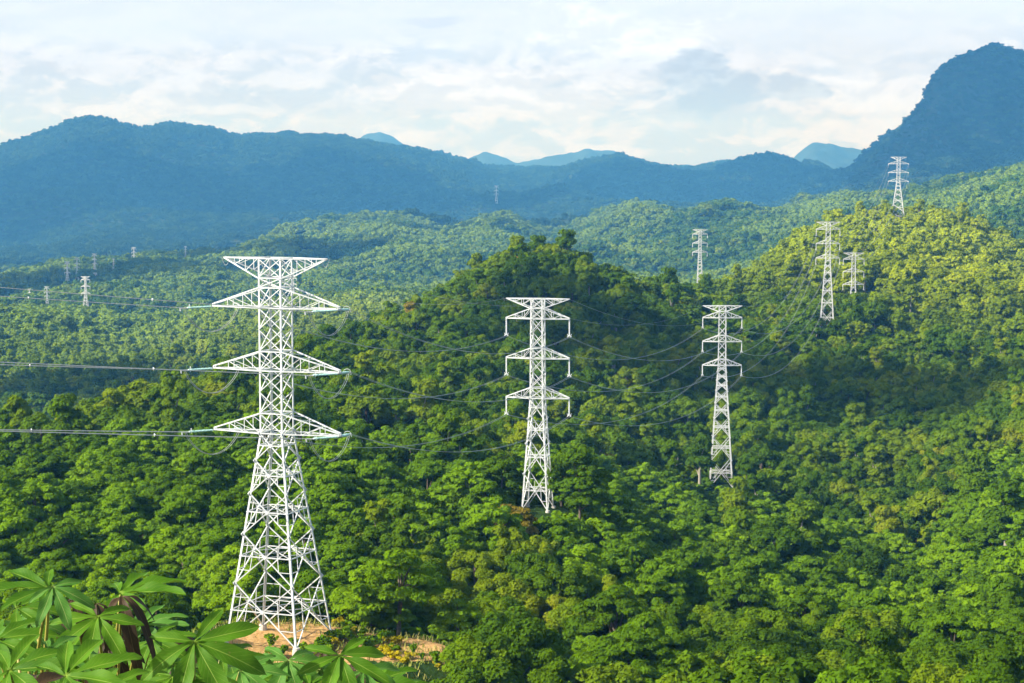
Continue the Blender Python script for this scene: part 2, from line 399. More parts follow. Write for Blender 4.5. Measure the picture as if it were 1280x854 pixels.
def make_pylon(kind, Hb, base_half, name='transmission_pylon', detail=2, beef=1.0):
    """kind 'strain' or 'suspension'; Hb = height of the lowest crossarm above the feet.
       detail 2: redundant bracing and gusset plates; 1: main bracing; 0: far away, one mesh of struts per part"""
    if kind == 'strain':
        bh = 1.58; T = [0, 2.5, 7.8, 10.2, 15.6, 18.1, 19.3, 21.7]; arm = 8.7; ew = 7.1; roots = [(0, 2.5), (7.8, 10.2), (15.6, 18.1)]; vj = 19.3; top = 21.7; tiph = 0.25
    else:
        bh = 1.38; T = [0, 2.1, 8.0, 10.1, 16.0, 18.1, 20.0]; arm = 6.5; ew = 6.5; roots = [(0, 2.1), (8.0, 10.1), (16.0, 18.1)]; vj = 18.1; top = 20.0; tiph = 0.15
    th = 0.62 if kind == 'suspension' else 1.0
    root = empty(name, (0, 0, 0)); st = M['steel']
    LW, BW, SW = (0.25 * beef, 0.13 * beef, 0.075 * beef)
    corners = [(-1, -1), (1, -1), (1, 1), (-1, 1)]
    def hw(z):
        if z >= Hb:
            return bh * (1 - (0.10 * (z - Hb) / top if kind == 'suspension' else 0))
        return lerp(base_half, bh, z / Hb)
    def cn(k, z):
        c = corners[k % 4]; w = hw(z); return Vector((c[0] * w, c[1] * w, z))
    # legs: footing plus corner angle up to the flare, then the body posts
    for k in range(4):
        b = MB(); c = corners[k]
        b.angle(cn(k, 0), cn(k, Hb), LW, (-c[0], 0, 0), (0, -c[1], 0))
        lg = b.build('leg', st, root)
        if detail:
            f = MB(); p = cn(k, 0)
            f.tube([p + Vector((0, 0, -1.2)), p + Vector((0, 0, -0.1)), p + Vector((0, 0, 0.25))], [0.55, 0.5, 0.42], 12)
            f.build('footing', M['concrete'], lg, False)
    # panel levels of the flared lower part
    n = max(4, int(round(Hb / 5.2)))
    lv = [0.0]; hs = [1.0 * 0.82 ** i for i in range(n)]; tot = sum(hs)
    for h in hs: lv.append(lv[-1] + h / tot * Hb)
    lv[-1] = Hb
    b = MB(); pl = MB()
    for i in range(n):
        z0, z1 = lv[i], lv[i + 1]; mid = None
        for k in range(4):
            a0, a1, c0, c1 = cn(k, z0), cn(k, z1), cn(k + 1, z0), cn(k + 1, z1)
            w0, w1 = hw(z0), hw(z1); t = w0 / (w0 + w1)
            X = lerp(a0, c1, t); zx = X.z
            inn = (Vector((0, 0, zx)) - Vector((X.x, X.y, zx))).normalized()
            off = inn * BW * 0.6
            b.bar(a0, c1, BW); b.bar(c0 + off, a1 + off, BW)
            la, lc = cn(k, zx), cn(k + 1, zx)
            b.bar(la, lc, BW * 0.9)
            if detail >= 1 and i < n - 1:
                for (L, o_) in ((la, X), (lc, X)):
                    pass
                for (P0, P1, LG) in ((a0, X, la), (c0, X, lc), (X, c1, lc), (X, a1, la)):
                    # redundant members: quarter point of the diagonal back to the leg and to the horizontal
                    q = lerp(P0, P1, 0.5); leg_q = None
                    side = k if LG is la else k + 1
                    lq = cn(side, q.z)
                    b.bar(q, lq, SW)
                    hm = lerp(LG, X, 0.5)
                    b.bar(q, hm, SW)
            if detail >= 2:
                yd = (c0 - a0).normalized(); up = Vector((0, 0, 1))
                for pt, s_ in ((X, 0.38), (a1, 0.42), (c1, 0.42)):
                    q = pt - inn * 0.07
                    pl.add([q - yd * s_ * .7, q + up * s_ * 0.8, q + yd * s_ * .7, q - up * s_ * 0.8,
                            q - yd * s_ * .7 + inn * .03, q + up * s_ * 0.8 + inn * .03, q + yd * s_ * .7 + inn * .03, q - up * s_ * 0.8 + inn * .03],
                           [(0, 1, 2, 3), (7, 6, 5, 4), (0, 4, 5, 1), (1, 5, 6, 2), (2, 6, 7, 3), (3, 7, 4, 0)])
            mid = zx
        if detail >= 1:     # plan bracing at the horizontals
            q = [lerp(cn(k, mid), cn(k + 1, mid), 0.5) for k in range(4)]
            for k in range(4): b.bar(q[k], q[(k + 1) % 4], SW)
            if detail >= 2: b.bar(cn(0, mid), cn(2, mid), SW); b.bar(cn(1, mid), cn(3, mid), SW)
    b.v += []; b.build('tower_base', st, root)
    if detail >= 2: pl.build('gusset_plates', st, root)['kind'] = 'stuff'
    # straight upper body
    b = MB()
    for k in range(4):
        c = corners[k]; b.angle(cn(k, Hb), cn(k, Hb + top), LW * 0.85, (-c[0], 0, 0), (0, -c[1], 0))
    lvls = []
    for j in range(len(T) - 1):
        z0, z1 = T[j], T[j + 1]; m = max(1, int(round((z1 - z0) / 2.6)))
        for q in range(m): lvls.append((lerp(z0, z1, q / m), lerp(z0, z1, (q + 1) / m), q == 0))
    lvls.append((top, top, True))
    for (z0, z1, ring) in lvls:
        for k in range(4):
            a0, c0 = cn(k, Hb + z0), cn(k + 1, Hb + z0)
            if ring: b.bar(a0, c0, BW)
            if z1 > z0:
                a1, c1 = cn(k, Hb + z1), cn(k + 1, Hb + z1)
                o_ = Vector((-a0.x - c0.x, -a0.y - c0.y, 0)).normalized() * BW * 0.55
                b.bar(a0, c1, BW * 0.8); b.bar(c0 + o_, a1 + o_, BW * 0.8)
        if ring and detail: b.bar(cn(0, Hb + z0), cn(2, Hb + z0), SW)
    b.build('tower_body', st, root)
    # crossarms
    tips = {}
    for ai, (zb, zr) in enumerate(roots):
        for s in (-1, 1):
            b = MB(); z = Hb + zb; w = hw(z); wr = hw(Hb + zr)
            tp = [Vector((s * arm, d * 0.28, z)) for d in (-1, 1)]; tpu = [Vector((s * arm, d * 0.28, z + tiph)) for d in (-1, 1)]
            lo = [Vector((s * w, d * w, z)) for d in (-1, 1)]; hi = [Vector((s * wr, d * wr, Hb + zr)) for d in (-1, 1)]
            for i in range(2):
                b.bar(lo[i], tp[i], BW * 1.15); b.bar(hi[i], tpu[i], BW * 1.1); b.bar(tp[i], tpu[i], BW)
                m = 2
                for q in range(1, m + 1):
                    t = q / (m + 1); pu = lerp(hi[i], tpu[i], t); pb = lerp(lo[i], tp[i], t)
                    if q <= 2 or kind == 'strain': b.bar(pu, pb, SW)
                    tn = (q - 1) / (m + 1)
                    b.bar(pu, lerp(lo[i], tp[i], tn), SW) if q > 1 or kind == 'strain' else b.bar(hi[i], pb, SW)
            b.bar(tp[0], tp[1], BW); b.bar(tpu[0], tpu[1], BW)
            m = 4
            for q in range(m):
                a = lerp(lo[0], tp[0], q / m); c = lerp(lo[1], tp[1], (q + 1) / m); e = lerp(lo[1], tp[1], q / m); g = lerp(lo[0], tp[0], (q + 1) / m)
                if detail:
                    b.bar(a, c, SW * .9); b.bar(e, g, SW * .9)
                    b.bar(lerp(hi[0], tpu[0], q / m), lerp(hi[1], tpu[1], (q + 1) / m), SW * .9)
            b.build('crossarm', st, root)
            tips[(ai, s)] = Vector((s * arm, 0, z))
    for s in (-1, 1):
        b = MB(); zt = Hb + top; zv = Hb + vj; w = hw(zt)
        tp = [Vector((s * ew, d * 0.2, zt)) for d in (-1, 1)]
        for i, d in enumerate((-1, 1)):
            A = Vector((s * w, d * w, zt)); B = Vector((s * w, d * w, zv))
            b.bar(A, tp[i], BW * 1.1); b.bar(B, tp[i], BW * 1.1)
            for t in (0.36, 0.68):
                b.bar(lerp(A, tp[i], t), lerp(B, tp[i], t), SW)
            b.bar(A, lerp(B, tp[i], 0.36), SW); b.bar(lerp(A, tp[i], 0.36), lerp(B, tp[i], 0.68), SW)
        b.bar(tp[0], tp[1], BW)
        if detail: b.bar(Vector((s * w, -w, zt)), Vector((s * ew, .2, zt)), SW)
        b.build('earth_wire_arm', st, root)
        tips[('e', s)] = Vector((s * ew, 0, zt))
    # insulators
    ends = {}
    def string(a, b_, r=0.15, mat=M['teal_glass'], discs=16):
        q = MB(); a = Vector(a); b_ = Vector(b_)
        pts = []; rad = []
        for i in range(discs):
            for dt, rr in ((0.1, 0.35), (0.45, 1.0), (0.55, 1.0), (0.9, 0.35)):
                pts.append(lerp(a, b_, (i + dt) / discs)); rad.append(r * rr)
        q.tube([a] + pts + [b_], [0.04] + rad + [0.04], 8 if detail else 5)
        o = q.build('insulator_string', mat, root, True); return o
    root['_arm'] = arm
    if kind == 'suspension' and True:
        for (ai, s), p in tips.items():
            if ai == 'e': ends[(ai, s)] = p; continue
            e = p + Vector((0, 0, -3.35))
            o = string(p + Vector((0, 0, -0.1)), e, 0.17 * beef, M['white_ceramic'], 18 if detail else 6)
            if detail:
                c = MB()
                c.tube([e + Vector((-0.45, 0, 0.35)), e + Vector((-.3, 0, 0.1)), e + Vector((.3, 0, .1)), e + Vector((.45, 0, .35))], 0.06, 6)
                c.bar(e + Vector((-.38, 0, -.05)), e + Vector((.38, 0, -.05)), 0.12)
                for sx in (-1, 1): c.bar(e + Vector((sx * .3, -0.4, -.2)), e + Vector((sx * .3, 0.4, -.2)), 0.14)
                c.build('clamp', M['steel'], o)
            ends[(ai, s)] = e + Vector((0, 0, -0.25))
        for s in (-1, 1): ends[('e', s)] = tips[('e', s)]
    else:
        for k, p in tips.items(): ends[k] = p
    root['_h'] = Hb + top
    return root, ends, string, tips

def world_pt(root_loc, rz, p):
    c, s = math.cos(rz), math.sin(rz)
    return Vector((root_loc[0] + c * p.x - s * p.y, root_loc[1] + s * p.x + c * p.y, root_loc[2] + p.z))

# --- positions
def place(px, rowbase, D): return P(px, rowbase, D)
TW = {}
p_main = P(349, 797, 247.0)
YAW_MAIN = R(-21)
p_2 = P(672, 636, 400.0); p_3 = P(901, 608, 667.0); p_4 = P(1033.5, 408, 1110.0); p_5 = P(1066, 400, 1265.0); p_6 = P(1122, 277, 1800.0); p_7 = P(874.5, 362, 1770.0)
p_8 = P(367, 374, 2650.0)
PINS += [(p_main.x, p_main.y, p_main.z, 11, 22), (p_main.x + 13, p_main.y - 2, p_main.z - 1.3, 7, 26), (p_2.x, p_2.y, p_2.z - 0.2, 5, 24), (p_3.x, p_3.y, p_3.z - .2, 7, 34), (p_4.x, p_4.y, p_4.z - .2, 10, 60), (p_5.x, p_5.y, p_5.z - .2, 10, 60), (p_6.x, p_6.y, p_6.z - .2, 12, 50)]

def build_pylons():
    st = {}
    # nearest strain pylon
    r, e, string, tips = make_pylon('strain', 26.0, 4.95, detail=2)
    r.location = p_main; r.rotation_euler.z = YAW_MAIN
    tag(r, 'large white lattice pylon with teal insulators on the bare soil mound', 'pylon', 'lattice pylons of the power line')
    outdir = (world_pt(p_2, 0, Vector((0, 0, 0))) - p_main); outdir.z = 0; outdir.normalize()
    indir = Vector((-0.955, -0.296, 0)).normalized()
    c, s_ = math.cos(-YAW_MAIN), math.sin(-YAW_MAIN)
    tl = lambda v: Vector((c * v.x - s_ * v.y, s_ * v.x + c * v.y, v.z))
    lo, li = tl(outdir), tl(indir)
    inn, out = {}, {}
    for (ai, s), tp in tips.items():
        if ai == 'e':
            inn[(ai, s)] = world_pt(p_main, YAW_MAIN, tp); out[(ai, s)] = inn[(ai, s)]
            q = MB(); pts = []
            for t in np.linspace(0, 1, 9):
                pts.append(tp + Vector((s * -0.2 + (t - .5) * 1.2, 0, -1.0 * math.sin(math.pi * t))))
            q.tube(pts, 0.035, 5); q.build('jumper_cable', M['cable'], r)
            continue
        A = tp + Vector((0, 0, -0.12))
        ia = A + li * 0.35; ib = A + li * 3.3 + Vector((0, 0, -0.10)); A2 = A + Vector((2.0 if s < 0 else 0.0, 0, 0)); oa = A2 + lo * 0.35; ob = A2 + lo * 3.3 + Vector((0, 0, -0.15))
        for (x0, x1) in ((ia, ib), (oa, ob)):
            for off in (-0.16, 0.16):
                d = (x1 - x0).normalized(); side = d.cross(Vector((0, 0, 1))).normalized() * off
                string(x0 + side, x1 + side, 0.15, M['teal_glass'], 17)
            d = (x1 - x0).normalized(); side = d.cross(Vector((0, 0, 1))).normalized()
            y = MB(); y.bar(x0 - side * .25, x0 + side * .25, 0.12); y.bar(A if x0 is ia else x0 - lo * .35, x0, .1); y.build('yoke', M['steel'], r)
            y = MB(); y.bar(x1 - side * .28, x1 + side * .28, 0.12); y.bar(x1, x1 + d * 0.95, 0.12); y.bar(x1 + d * .9 - side * .15, x1 + d * .9 + side * .15, .09)
            for sx in (-.15, .15): y.bar(x1 + d * .9 + side * sx, x1 + d * .9 + side * sx + Vector((0, 0, -.35)), 0.09)
            y.build('yoke', M['steel'], r)
            y = MB(); ring = [x1 - d * 0.25 + side * 0.45 * math.cos(a) + Vector((0, 0, 0.32 * math.sin(a) + .1)) for a in np.linspace(0, 2 * math.pi, 13)]
            y.tube(ring, 0.03, 5, caps=False); y.build('guard_ring', M['steel'], r)
        # jumper loops under the arm
        for off in (-0.17, 0.17):
            q = MB(); a = ib + li * 0.5; b = ob + lo * 0.5; pts = []
            for t in np.linspace(0, 1, 17):
                pt = lerp(a, b, t) + Vector((0, 0, -3.1 * (1 - (2 * t - 1) ** 2) ** 0.8)); pts.append(pt + (lo - li).normalized().cross(Vector((0, 0, 1))) * off)
            q.tube(pts, 0.038, 5); q.build('jumper_cable', M['cable'], r)
        inn[(ai, s)] = world_pt(p_main, YAW_MAIN, ib + li * 0.5); out[(ai, s)] = world_pt(p_main, YAW_MAIN, ob + lo * 0.5)
    st['main'] = (inn, out)
    def susp(key, p, Hb, bhalf, yaw, label, detail, beef):
        r, e, _, _ = make_pylon('suspension', Hb, bhalf, detail=detail, beef=beef)
        r.location = p; r.rotation_euler.z = yaw
        tag(r, label, 'pylon', 'lattice pylons of the power line')
        st[key] = {k: world_pt(p, yaw, v) for k, v in e.items()}
        return r
    susp('t2', p_2, 22.6, 2.75, R(-14), 'slim white pylon with hanging insulators whose feet stand among feathery trees', 2, 1.15)
    susp('t3', p_3, 41.0, 4.0, R(-4), 'tall slender white pylon rising from the valley forest with a long tapering base', 2, 1.35)
    susp('t4', p_4, 38.0, 3.9, R(-6), 'white pylon on the slope of the sunlit hill, the taller of the two together', 1, 1.4)
    r5 = susp('t5', p_5, 22.5, 3.0, R(-5), 'shorter white pylon on the sunlit hill beside the taller one', 1, 1.3)
    q = MB(); z0 = 3.2
    for k in range(7): q.bar((-2.3, -2.9, z0 + k * .42), (2.3, -2.9, z0 + k * .42), 0.3)
    q.build('maintenance_platform', M['rust_plate'], r5)
    # strain pylon on the ridge
    r, e, string, tips = make_pylon('strain', 36.0, 6.4, detail=1, beef=1.9)
    r.location = p_6; r.rotation_euler.z = R(-12)
    for (ai, s), tp in tips.items():
        if ai == 'e': continue
        for d in (-1, 1): string(tp, tp + Vector((s * 0.2, 3.4 * d, -.4)), 0.24, M['white_ceramic'], 8)
        q = MB(); q.tube([tp + Vector((s * .2, 3.4 * lerp(-1, 1, t), -.4 - 3.2 * (1 - (2 * t - 1) ** 2))) for t in np.linspace(0, 1, 11)], 0.09, 4); q.build('jumper_cable', M['cable'], r)
    tag(r, 'broad white pylon standing on the crest of the sunlit hill', 'pylon', 'lattice pylons of the power line')
    st['t6'] = {k: world_pt(p_6, R(-12), v) for k, v in e.items()}
    # pale pylon behind the middle hill and those far down the valley
    zg = min(p_7.z, h1(p_7.x, p_7.y))
    proto, e, _, _ = make_pylon('suspension', p_7.z + 33.0 - zg, 4.4, detail=1, beef=2.3)
    proto.location = (p_7.x, p_7.y, zg); tag(proto, 'pale lattice pylon standing beyond the gap between the wooded hills', 'pylon', 'distant pylons down the valley')
    st['t7'] = {k: world_pt(proto.location, 0, v) for k, v in e.items()}
    fp, e, _, _ = make_pylon('suspension', 24.0, 4.2, detail=0, beef=2.4); kids = kid_map(fp)
    FAR = [(107.5, 345.5, 387, 'nearest and largest of the small pylons on the valley floor'), (84.5, 327, 354, 'small pale pylon at the end of the far valley row, before the blue slope'),
           (96.5, 322, 347, 'small pale pylon second from the end of the far valley row'), (118.5, 317, 342, 'tall thin pale pylon between the pair and the lone one on the low ridge'),
           (167.5, 309, 329, 'lone pale pylon on the wooded knoll before the blue mountains'), (232, 307.5, 321, 'tiny pale pylon on the wooded ridge nearest the large pylon top'),
           (142, 323, 334, 'tiny pylon nearly hidden behind the low ridge trees'), (59, 358, 379, 'faint small pylon just below the two upper power cables'),
           (37, 361, 374, 'faintest small pylon low in the wooded valley'), (620.5, 232, 254, 'ghostly grey pylon on the blue mountain slope'),
           (366.5, 337, 375, 'pale pylon seen just behind the upper crossarms of the large pylon')]
    for i, (px, rt, rb, lab) in enumerate(FAR):
        dd = np.arange(1300, 12500, 15.0); rr = P(px, rb, 1.0)
        gz = hgt(rr.x * dd, dd); hit = np.nonzero(gz + 10 >= rr.z * dd)[0]
        D = float(dd[hit[0]]) if len(hit) else 3500.0
        q = P(px, rb, D); gg = h1(q.x, q.y) + 4
        o = fp if i == 0 else copy_tree(kids, fp)
        zt = P(px, rt, q.y).z; sc_ = (zt - gg) / 44.0
        o.location = (q.x, q.y, gg - 0.3); o.scale = (sc_ * .85, sc_ * .85, sc_); o.rotation_euler.z = R(random.uniform(-25, 25))
        tag(o, lab, 'pylon', 'distant pylons down the valley')
        FARPOS.append((q.x, q.y)) if q.y < 5600 else None
        print('farpylon', px, round(sc_, 2), round(q.y), round(q.z - gg))
    return st

# ================================================================= CABLES
def catenary(a, b, sag, n=26):
    a = Vector(a); b = Vector(b)
    return [lerp(a, b, t) + Vector((0, 0, -4 * sag * t * (1 - t))) for t in np.linspace(0, 1, n)]

def cable(name, segs, label, group, r, twin=0.42, balls=(), spacers=0):
    """segs: list of spans (a, b, sag); twin conductors are two parts of one cable"""
    root = empty(name, segs[0][0])
    o0 = Vector(segs[0][0])
    for off in ((-twin / 2, twin / 2) if twin else (0,)):
        q = MB()
        for (a, b, sag) in segs:
            d = (Vector(b) - Vector(a)); side = Vector((d.y, -d.x, 0)).normalized() * off
            q.tube([p + side - o0 for p in catenary(a, b, sag)], r, 5)
        q.build('conductor', M['cable'], root)
    if spacers:
        for (a, b, sag) in segs:
            for t in np.linspace(0.08, 0.92, spacers):
                p = lerp(Vector(a), Vector(b), t) + Vector((0, 0, -4 * sag * t * (1 - t))) - o0
                d = (Vector(b) - Vector(a)); side = Vector((d.y, -d.x, 0)).normalized()
                q = MB(); q.bar(p - side * 0.36 + Vector((0, 0, .12)), p + Vector((0, 0, -.12)), 0.11); q.bar(p + side * 0.36 + Vector((0, 0, .12)), p + Vector((0, 0, -.12)), 0.11)
                q.build('spacer', M['white_ball'], root)
    for (si, t) in balls:
        a, b, sag = segs[si]; p = lerp(Vector(a), Vector(b), t) + Vector((0, 0, -4 * sag * t * (1 - t))) - o0
        me = uvsphere(0.55); o = link('marker_ball', me, root); o.location = p
    return tag(root, label, 'power cable', group)

def uvsphere(r, mat=None):
    q = MB(); nu, nv = 14, 9
    pts = [(0, 0, r)] + [(r * math.sin(math.pi * j / nv) * math.cos(2 * math.pi * i / nu), r * math.sin(math.pi * j / nv) * math.sin(2 * math.pi * i / nu), r * math.cos(math.pi * j / nv)) for j in range(1, nv) for i in range(nu)] + [(0, 0, -r)]
    f = [(0, 1 + i, 1 + (i + 1) % nu) for i in range(nu)]
    for j in range(nv - 2):
        for i in range(nu): f.append((1 + j * nu + i, 1 + (j + 1) * nu + i, 1 + (j + 1) * nu + (i + 1) % nu, 1 + j * nu + (i + 1) % nu))
    l = len(pts) - 1; b0 = 1 + (nv - 2) * nu
    f += [(l, b0 + (i + 1) % nu, b0 + i) for i in range(nu)]
    q.add(pts, f); return q.mesh('marker_ball', M['white_ball'], True)

def build_cables(st):
    inn, out = st['main']
    LV = {0: 'lowest', 1: 'middle', 2: 'upper', 'e': 'topmost'}
    SD = {-1: 'far', 1: 'near'}
    for key in out:
        ai, s = key
        e = ai == 'e'
        r = 0.022 if e else 0.03; tw = 0 if e else 0.42
        side = 'valley side' if s < 0 else 'forest side'
        t2, t3, t4, t5, t6, t7 = (st[k][key] for k in ('t2', 't3', 't4', 't5', 't6', 't7'))
        what = 'thin shield wire' if e else 'twin grey conductor'
        cable('power_cable', [(out[key], t2, 4.4 if not e else 3.2), (t2, t3, 7.5 if not e else 6)], f'{what} from large pylon to slim pylon, {LV[ai]} on {side}', 'power cables past the slim pylon', r, tw)
        cable('power_cable', [(t3, t4, 19 if not e else 13), (t4, t6, 22 if not e else 16)], f'{what} from tall pylon to hilltop pylon, {LV[ai]} on {side}', 'power cables over the wooded slope', 0.04 if not e else 0.03, tw)
        if False: cable('power_cable', [(t5, t7, 26)], f'{what} behind the shorter hillside pylon, {LV[ai]} on the {side}', 'power cables behind the hill', 0.05, tw)
        # incoming span out of the left edge of the picture
        z0 = inn[key]
        d = Vector((-0.955, -0.296, 0)).normalized()
        far = z0 + d * 235 + Vector((0, 0, {0: 17, 1: 19, 2: 25, 'e': 26}[ai] + (3 if s > 0 else 0)))
        balls = [] 
        lab = f'{what} leaving large pylon over the cassava, {LV[ai]} on {side}'
        if not e: cable('power_cable', [(z0, far, 1.3)], lab, 'power cables leaving the large pylon', r, tw, [], 0 if e else 6)

# ================================================================= FOLIAGE
def cards(cent, nrm, size, aspect=1.7, rng=RNG, droop=0.0):
    """leaf sprays: rhombic faces around cent facing nrm; returns verts, faces arrays"""
    n = len(cent)
    r = rng.normal(size=(n, 3)); t = np.cross(nrm, r); t /= np.linalg.norm(t, axis=1)[:, None] + 1e-9
    b = np.cross(nrm, t)
    s = size * rng.uniform(0.65, 1.35, n)[:, None]
    a = cent + t * s * aspect * .5; c = cent - t * s * aspect * .5
    d = cent + b * s * .5 - nrm * s * 0.12; e = cent - b * s * .5 - nrm * s * 0.12
    v = np.stack([a, d, c, e], 1).reshape(-1, 3)
    f = np.arange(4 * n).reshape(-1, 4)
    return v, f

def np_mesh(name, V, Fc, mats, midx=None):
    me = bpy.data.meshes.new(name)
    nv = len(V); nf = len(Fc); k = Fc.shape[1]
    me.vertices.add(nv); me.vertices.foreach_set('co', np.asarray(V, np.float32).ravel())
    me.loops.add(nf * k); me.loops.foreach_set('vertex_index', np.asarray(Fc, np.int32).ravel())
    me.polygons.add(nf); me.polygons.foreach_set('loop_start', np.arange(0, nf * k, k, dtype=np.int32)); me.polygons.foreach_set('loop_total', np.full(nf, k, np.int32))
    for m in mats: me.materials.append(m)
    if midx is not None: me.polygons.foreach_set('material_index', np.asarray(midx, np.int32))
    me.update(calc_edges=True); return me

def crown_points(kind, ncard, H, Rr, rng):
    """crown standing on z=0 ground: returns centres, normals for leaf sprays"""
    lumps = []
    if kind == 'feather':      # layered flat pads, wide umbrella
        nl = 52
        for i in range(nl):
            a = rng.uniform(0, 2 * math.pi); q = rng.uniform(0, 1) ** 0.6
            rr = Rr * 0.86 * q; z = H * (0.92 - 0.42 * q ** 1.7 + rng.uniform(-.10, .08))
            lumps.append((rr * math.cos(a), rr * math.sin(a), z, Rr * rng.uniform(.12, .22), 0.55))
        for i in range(9):
            a = rng.uniform(0, 2 * math.pi); rr = Rr * rng.uniform(.2, .75)
            lumps.append((rr * math.cos(a), rr * math.sin(a), H * rng.uniform(.35, .62), Rr * rng.uniform(.22, .32), 0.5))
    elif kind == 'broad':      # cauliflower dome
        nl = 40
        for i in range(nl):
            a = rng.uniform(0, 2 * math.pi); ph = rng.uniform(-0.15, 1) ; ph = math.asin(max(-.15, min(1, ph)))
            k = rng.uniform(.62, .86)
            lumps.append((Rr * k * math.cos(ph) * math.cos(a), Rr * k * math.cos(ph) * math.sin(a), H * 0.62 + (H * 0.36) * k * math.sin(ph), Rr * rng.uniform(.17, .30), 0.9))
        for i in range(6):
            a = rng.uniform(0, 2 * math.pi); rr = Rr * rng.uniform(.4, .7)
            lumps.append((rr * math.cos(a), rr * math.sin(a), H * rng.uniform(.3, .5), Rr * rng.uniform(.25, .35), 0.9))
    elif kind == 'tall':       # narrow emergent, several storeys of clumps
        for i in range(20):
            t = rng.uniform(0, 1); a = rng.uniform(0, 2 * math.pi); rr = Rr * (0.75 - 0.35 * t) * rng.uniform(.3, 1)
            lumps.append((rr * math.cos(a), rr * math.sin(a), H * (0.42 + 0.53 * t), Rr * rng.uniform(.26, .42), 0.8))
    elif kind == 'plume':      # bamboo clump: arching plumes
        for i in range(16):
            a = rng.uniform(0, 2 * math.pi); lean = rng.uniform(.15, .95)
            for t in np.linspace(.45, 1, 5):
                rr = Rr * lean * t ** 2.2
                lumps.append((rr * math.cos(a), rr * math.sin(a), H * (t * (1.02 - 0.18 * lean * t)) * rng.uniform(.92, 1.0), Rr * .17, 0.8))
    elif kind == 'clumps':     # several crowns merged, for far slopes
        for i in range(11):
            a = rng.uniform(0, 2 * math.pi); rr = Rr * math.sqrt(rng.uniform(0, 1))
            lumps.append((rr * math.cos(a), rr * math.sin(a), H * rng.uniform(.35, .85), Rr * rng.uniform(.22, .4), 0.8))
    L = np.array(lumps); area = L[:, 3] ** 2; area /= area.sum()
    idx = rng.choice(len(L), ncard, p=area)
    d = rng.normal(size=(ncard, 3)); d[:, 2] = np.abs(d[:, 2]) * 1.0 - 0.25; d /= np.linalg.norm(d, axis=1)[:, None]
    rad = L[idx, 3] * rng.uniform(0.72, 1.06, ncard)
    c = L[idx, :3] + d * rad[:, None] * np.stack([np.ones(ncard), np.ones(ncard), L[idx, 4]], 1)
    n = d + rng.normal(size=(ncard, 3)) * 0.38 + np.array([0, 0, .35]); n /= np.linalg.norm(n, axis=1)[:, None]
    return c, n, L

def limb_mb(H, L, rng, thick=1.0, top=0.7, nlimb=9, n=7):
    q = MB(); lean = rng.uniform(-.04, .04, 2) * H
    pts = [Vector((lean[0] * t * t, lean[1] * t * t, H * top * t - (0.6 if t == 0 else 0))) for t in np.linspace(0, 1, 6)]
    r0 = 0.028 * H * thick
    q.tube(pts, [r0 * (1.25 - 0.95 * t) for t in np.linspace(0, 1, 6)], n)
    for i in rng.choice(len(L), min(nlimb, len(L)), replace=False):
        e = Vector(L[i, :3]); t = rng.uniform(.35, .8); s = Vector((lean[0] * t * t, lean[1] * t * t, H * top * t))
        if e.z < s.z + 0.05 * H: s.z = max(0.2 * H, e.z - .18 * H)
        m = lerp(s, e, .5) + Vector((0, 0, .04 * H))
        q.tube([s, m, lerp(s, e, .92)], [r0 * .5, r0 * .32, r0 * .1], 5)
    return q

def make_crown(name, kind, ncard, H, Rr, size, mat, seed, aspect=1.7):
    rng = np.random.default_rng(seed)
    c, n, L = crown_points(kind, ncard, H, Rr, rng)
    V, Fc = cards(c, n, size, aspect, rng)
    return np_mesh(name, V, Fc, [mat]), L, rng

def lod_tree(name, kind, ncard, H, Rr, size, mat, seed, trunk=True, pale=False, aspect=1.6):
    """crown and trunk in one mesh, for the mass of the forest"""
    rng = np.random.default_rng(seed)
    c, n, L = crown_points(kind, ncard, H, Rr, rng)
    V, Fc = cards(c, n, size, aspect, rng)
    if trunk:
        q = limb_mb(H, L, rng, 1.0, .72, 4, 5)
        fq = [f for f in q.f if len(f) == 4]
        tv = np.array(q.v); tf = np.array(fq) + len(V)
        V = np.vstack([V, tv]); mi = np.concatenate([np.zeros(len(Fc), int), np.ones(len(tf), int)]); Fc = np.vstack([Fc, tf])
    else: mi = np.zeros(len(Fc), int)
    return np_mesh(name, V, Fc, [mat, M['bark_pale' if pale else 'bark']], mi)

def jitter_grid(y0, y1, sp, smax=0.285, rng=RNG, x_extra=0):
    xs, ys = [], []
    J = .48
    rows = np.arange(y0, y1, sp)
    for i, y in enumerate(rows):
        w = smax * y + x_extra; x = np.arange(-w, w, sp) + (i % 2) * sp * .5
        xs.append(x); ys.append(np.full(len(x), y))
    x = np.concatenate(xs); y = np.concatenate(ys)
    x = x + rng.uniform(-J, J, len(x)) * sp; y = y + rng.uniform(-J, J, len(x)) * sp
    return x, y

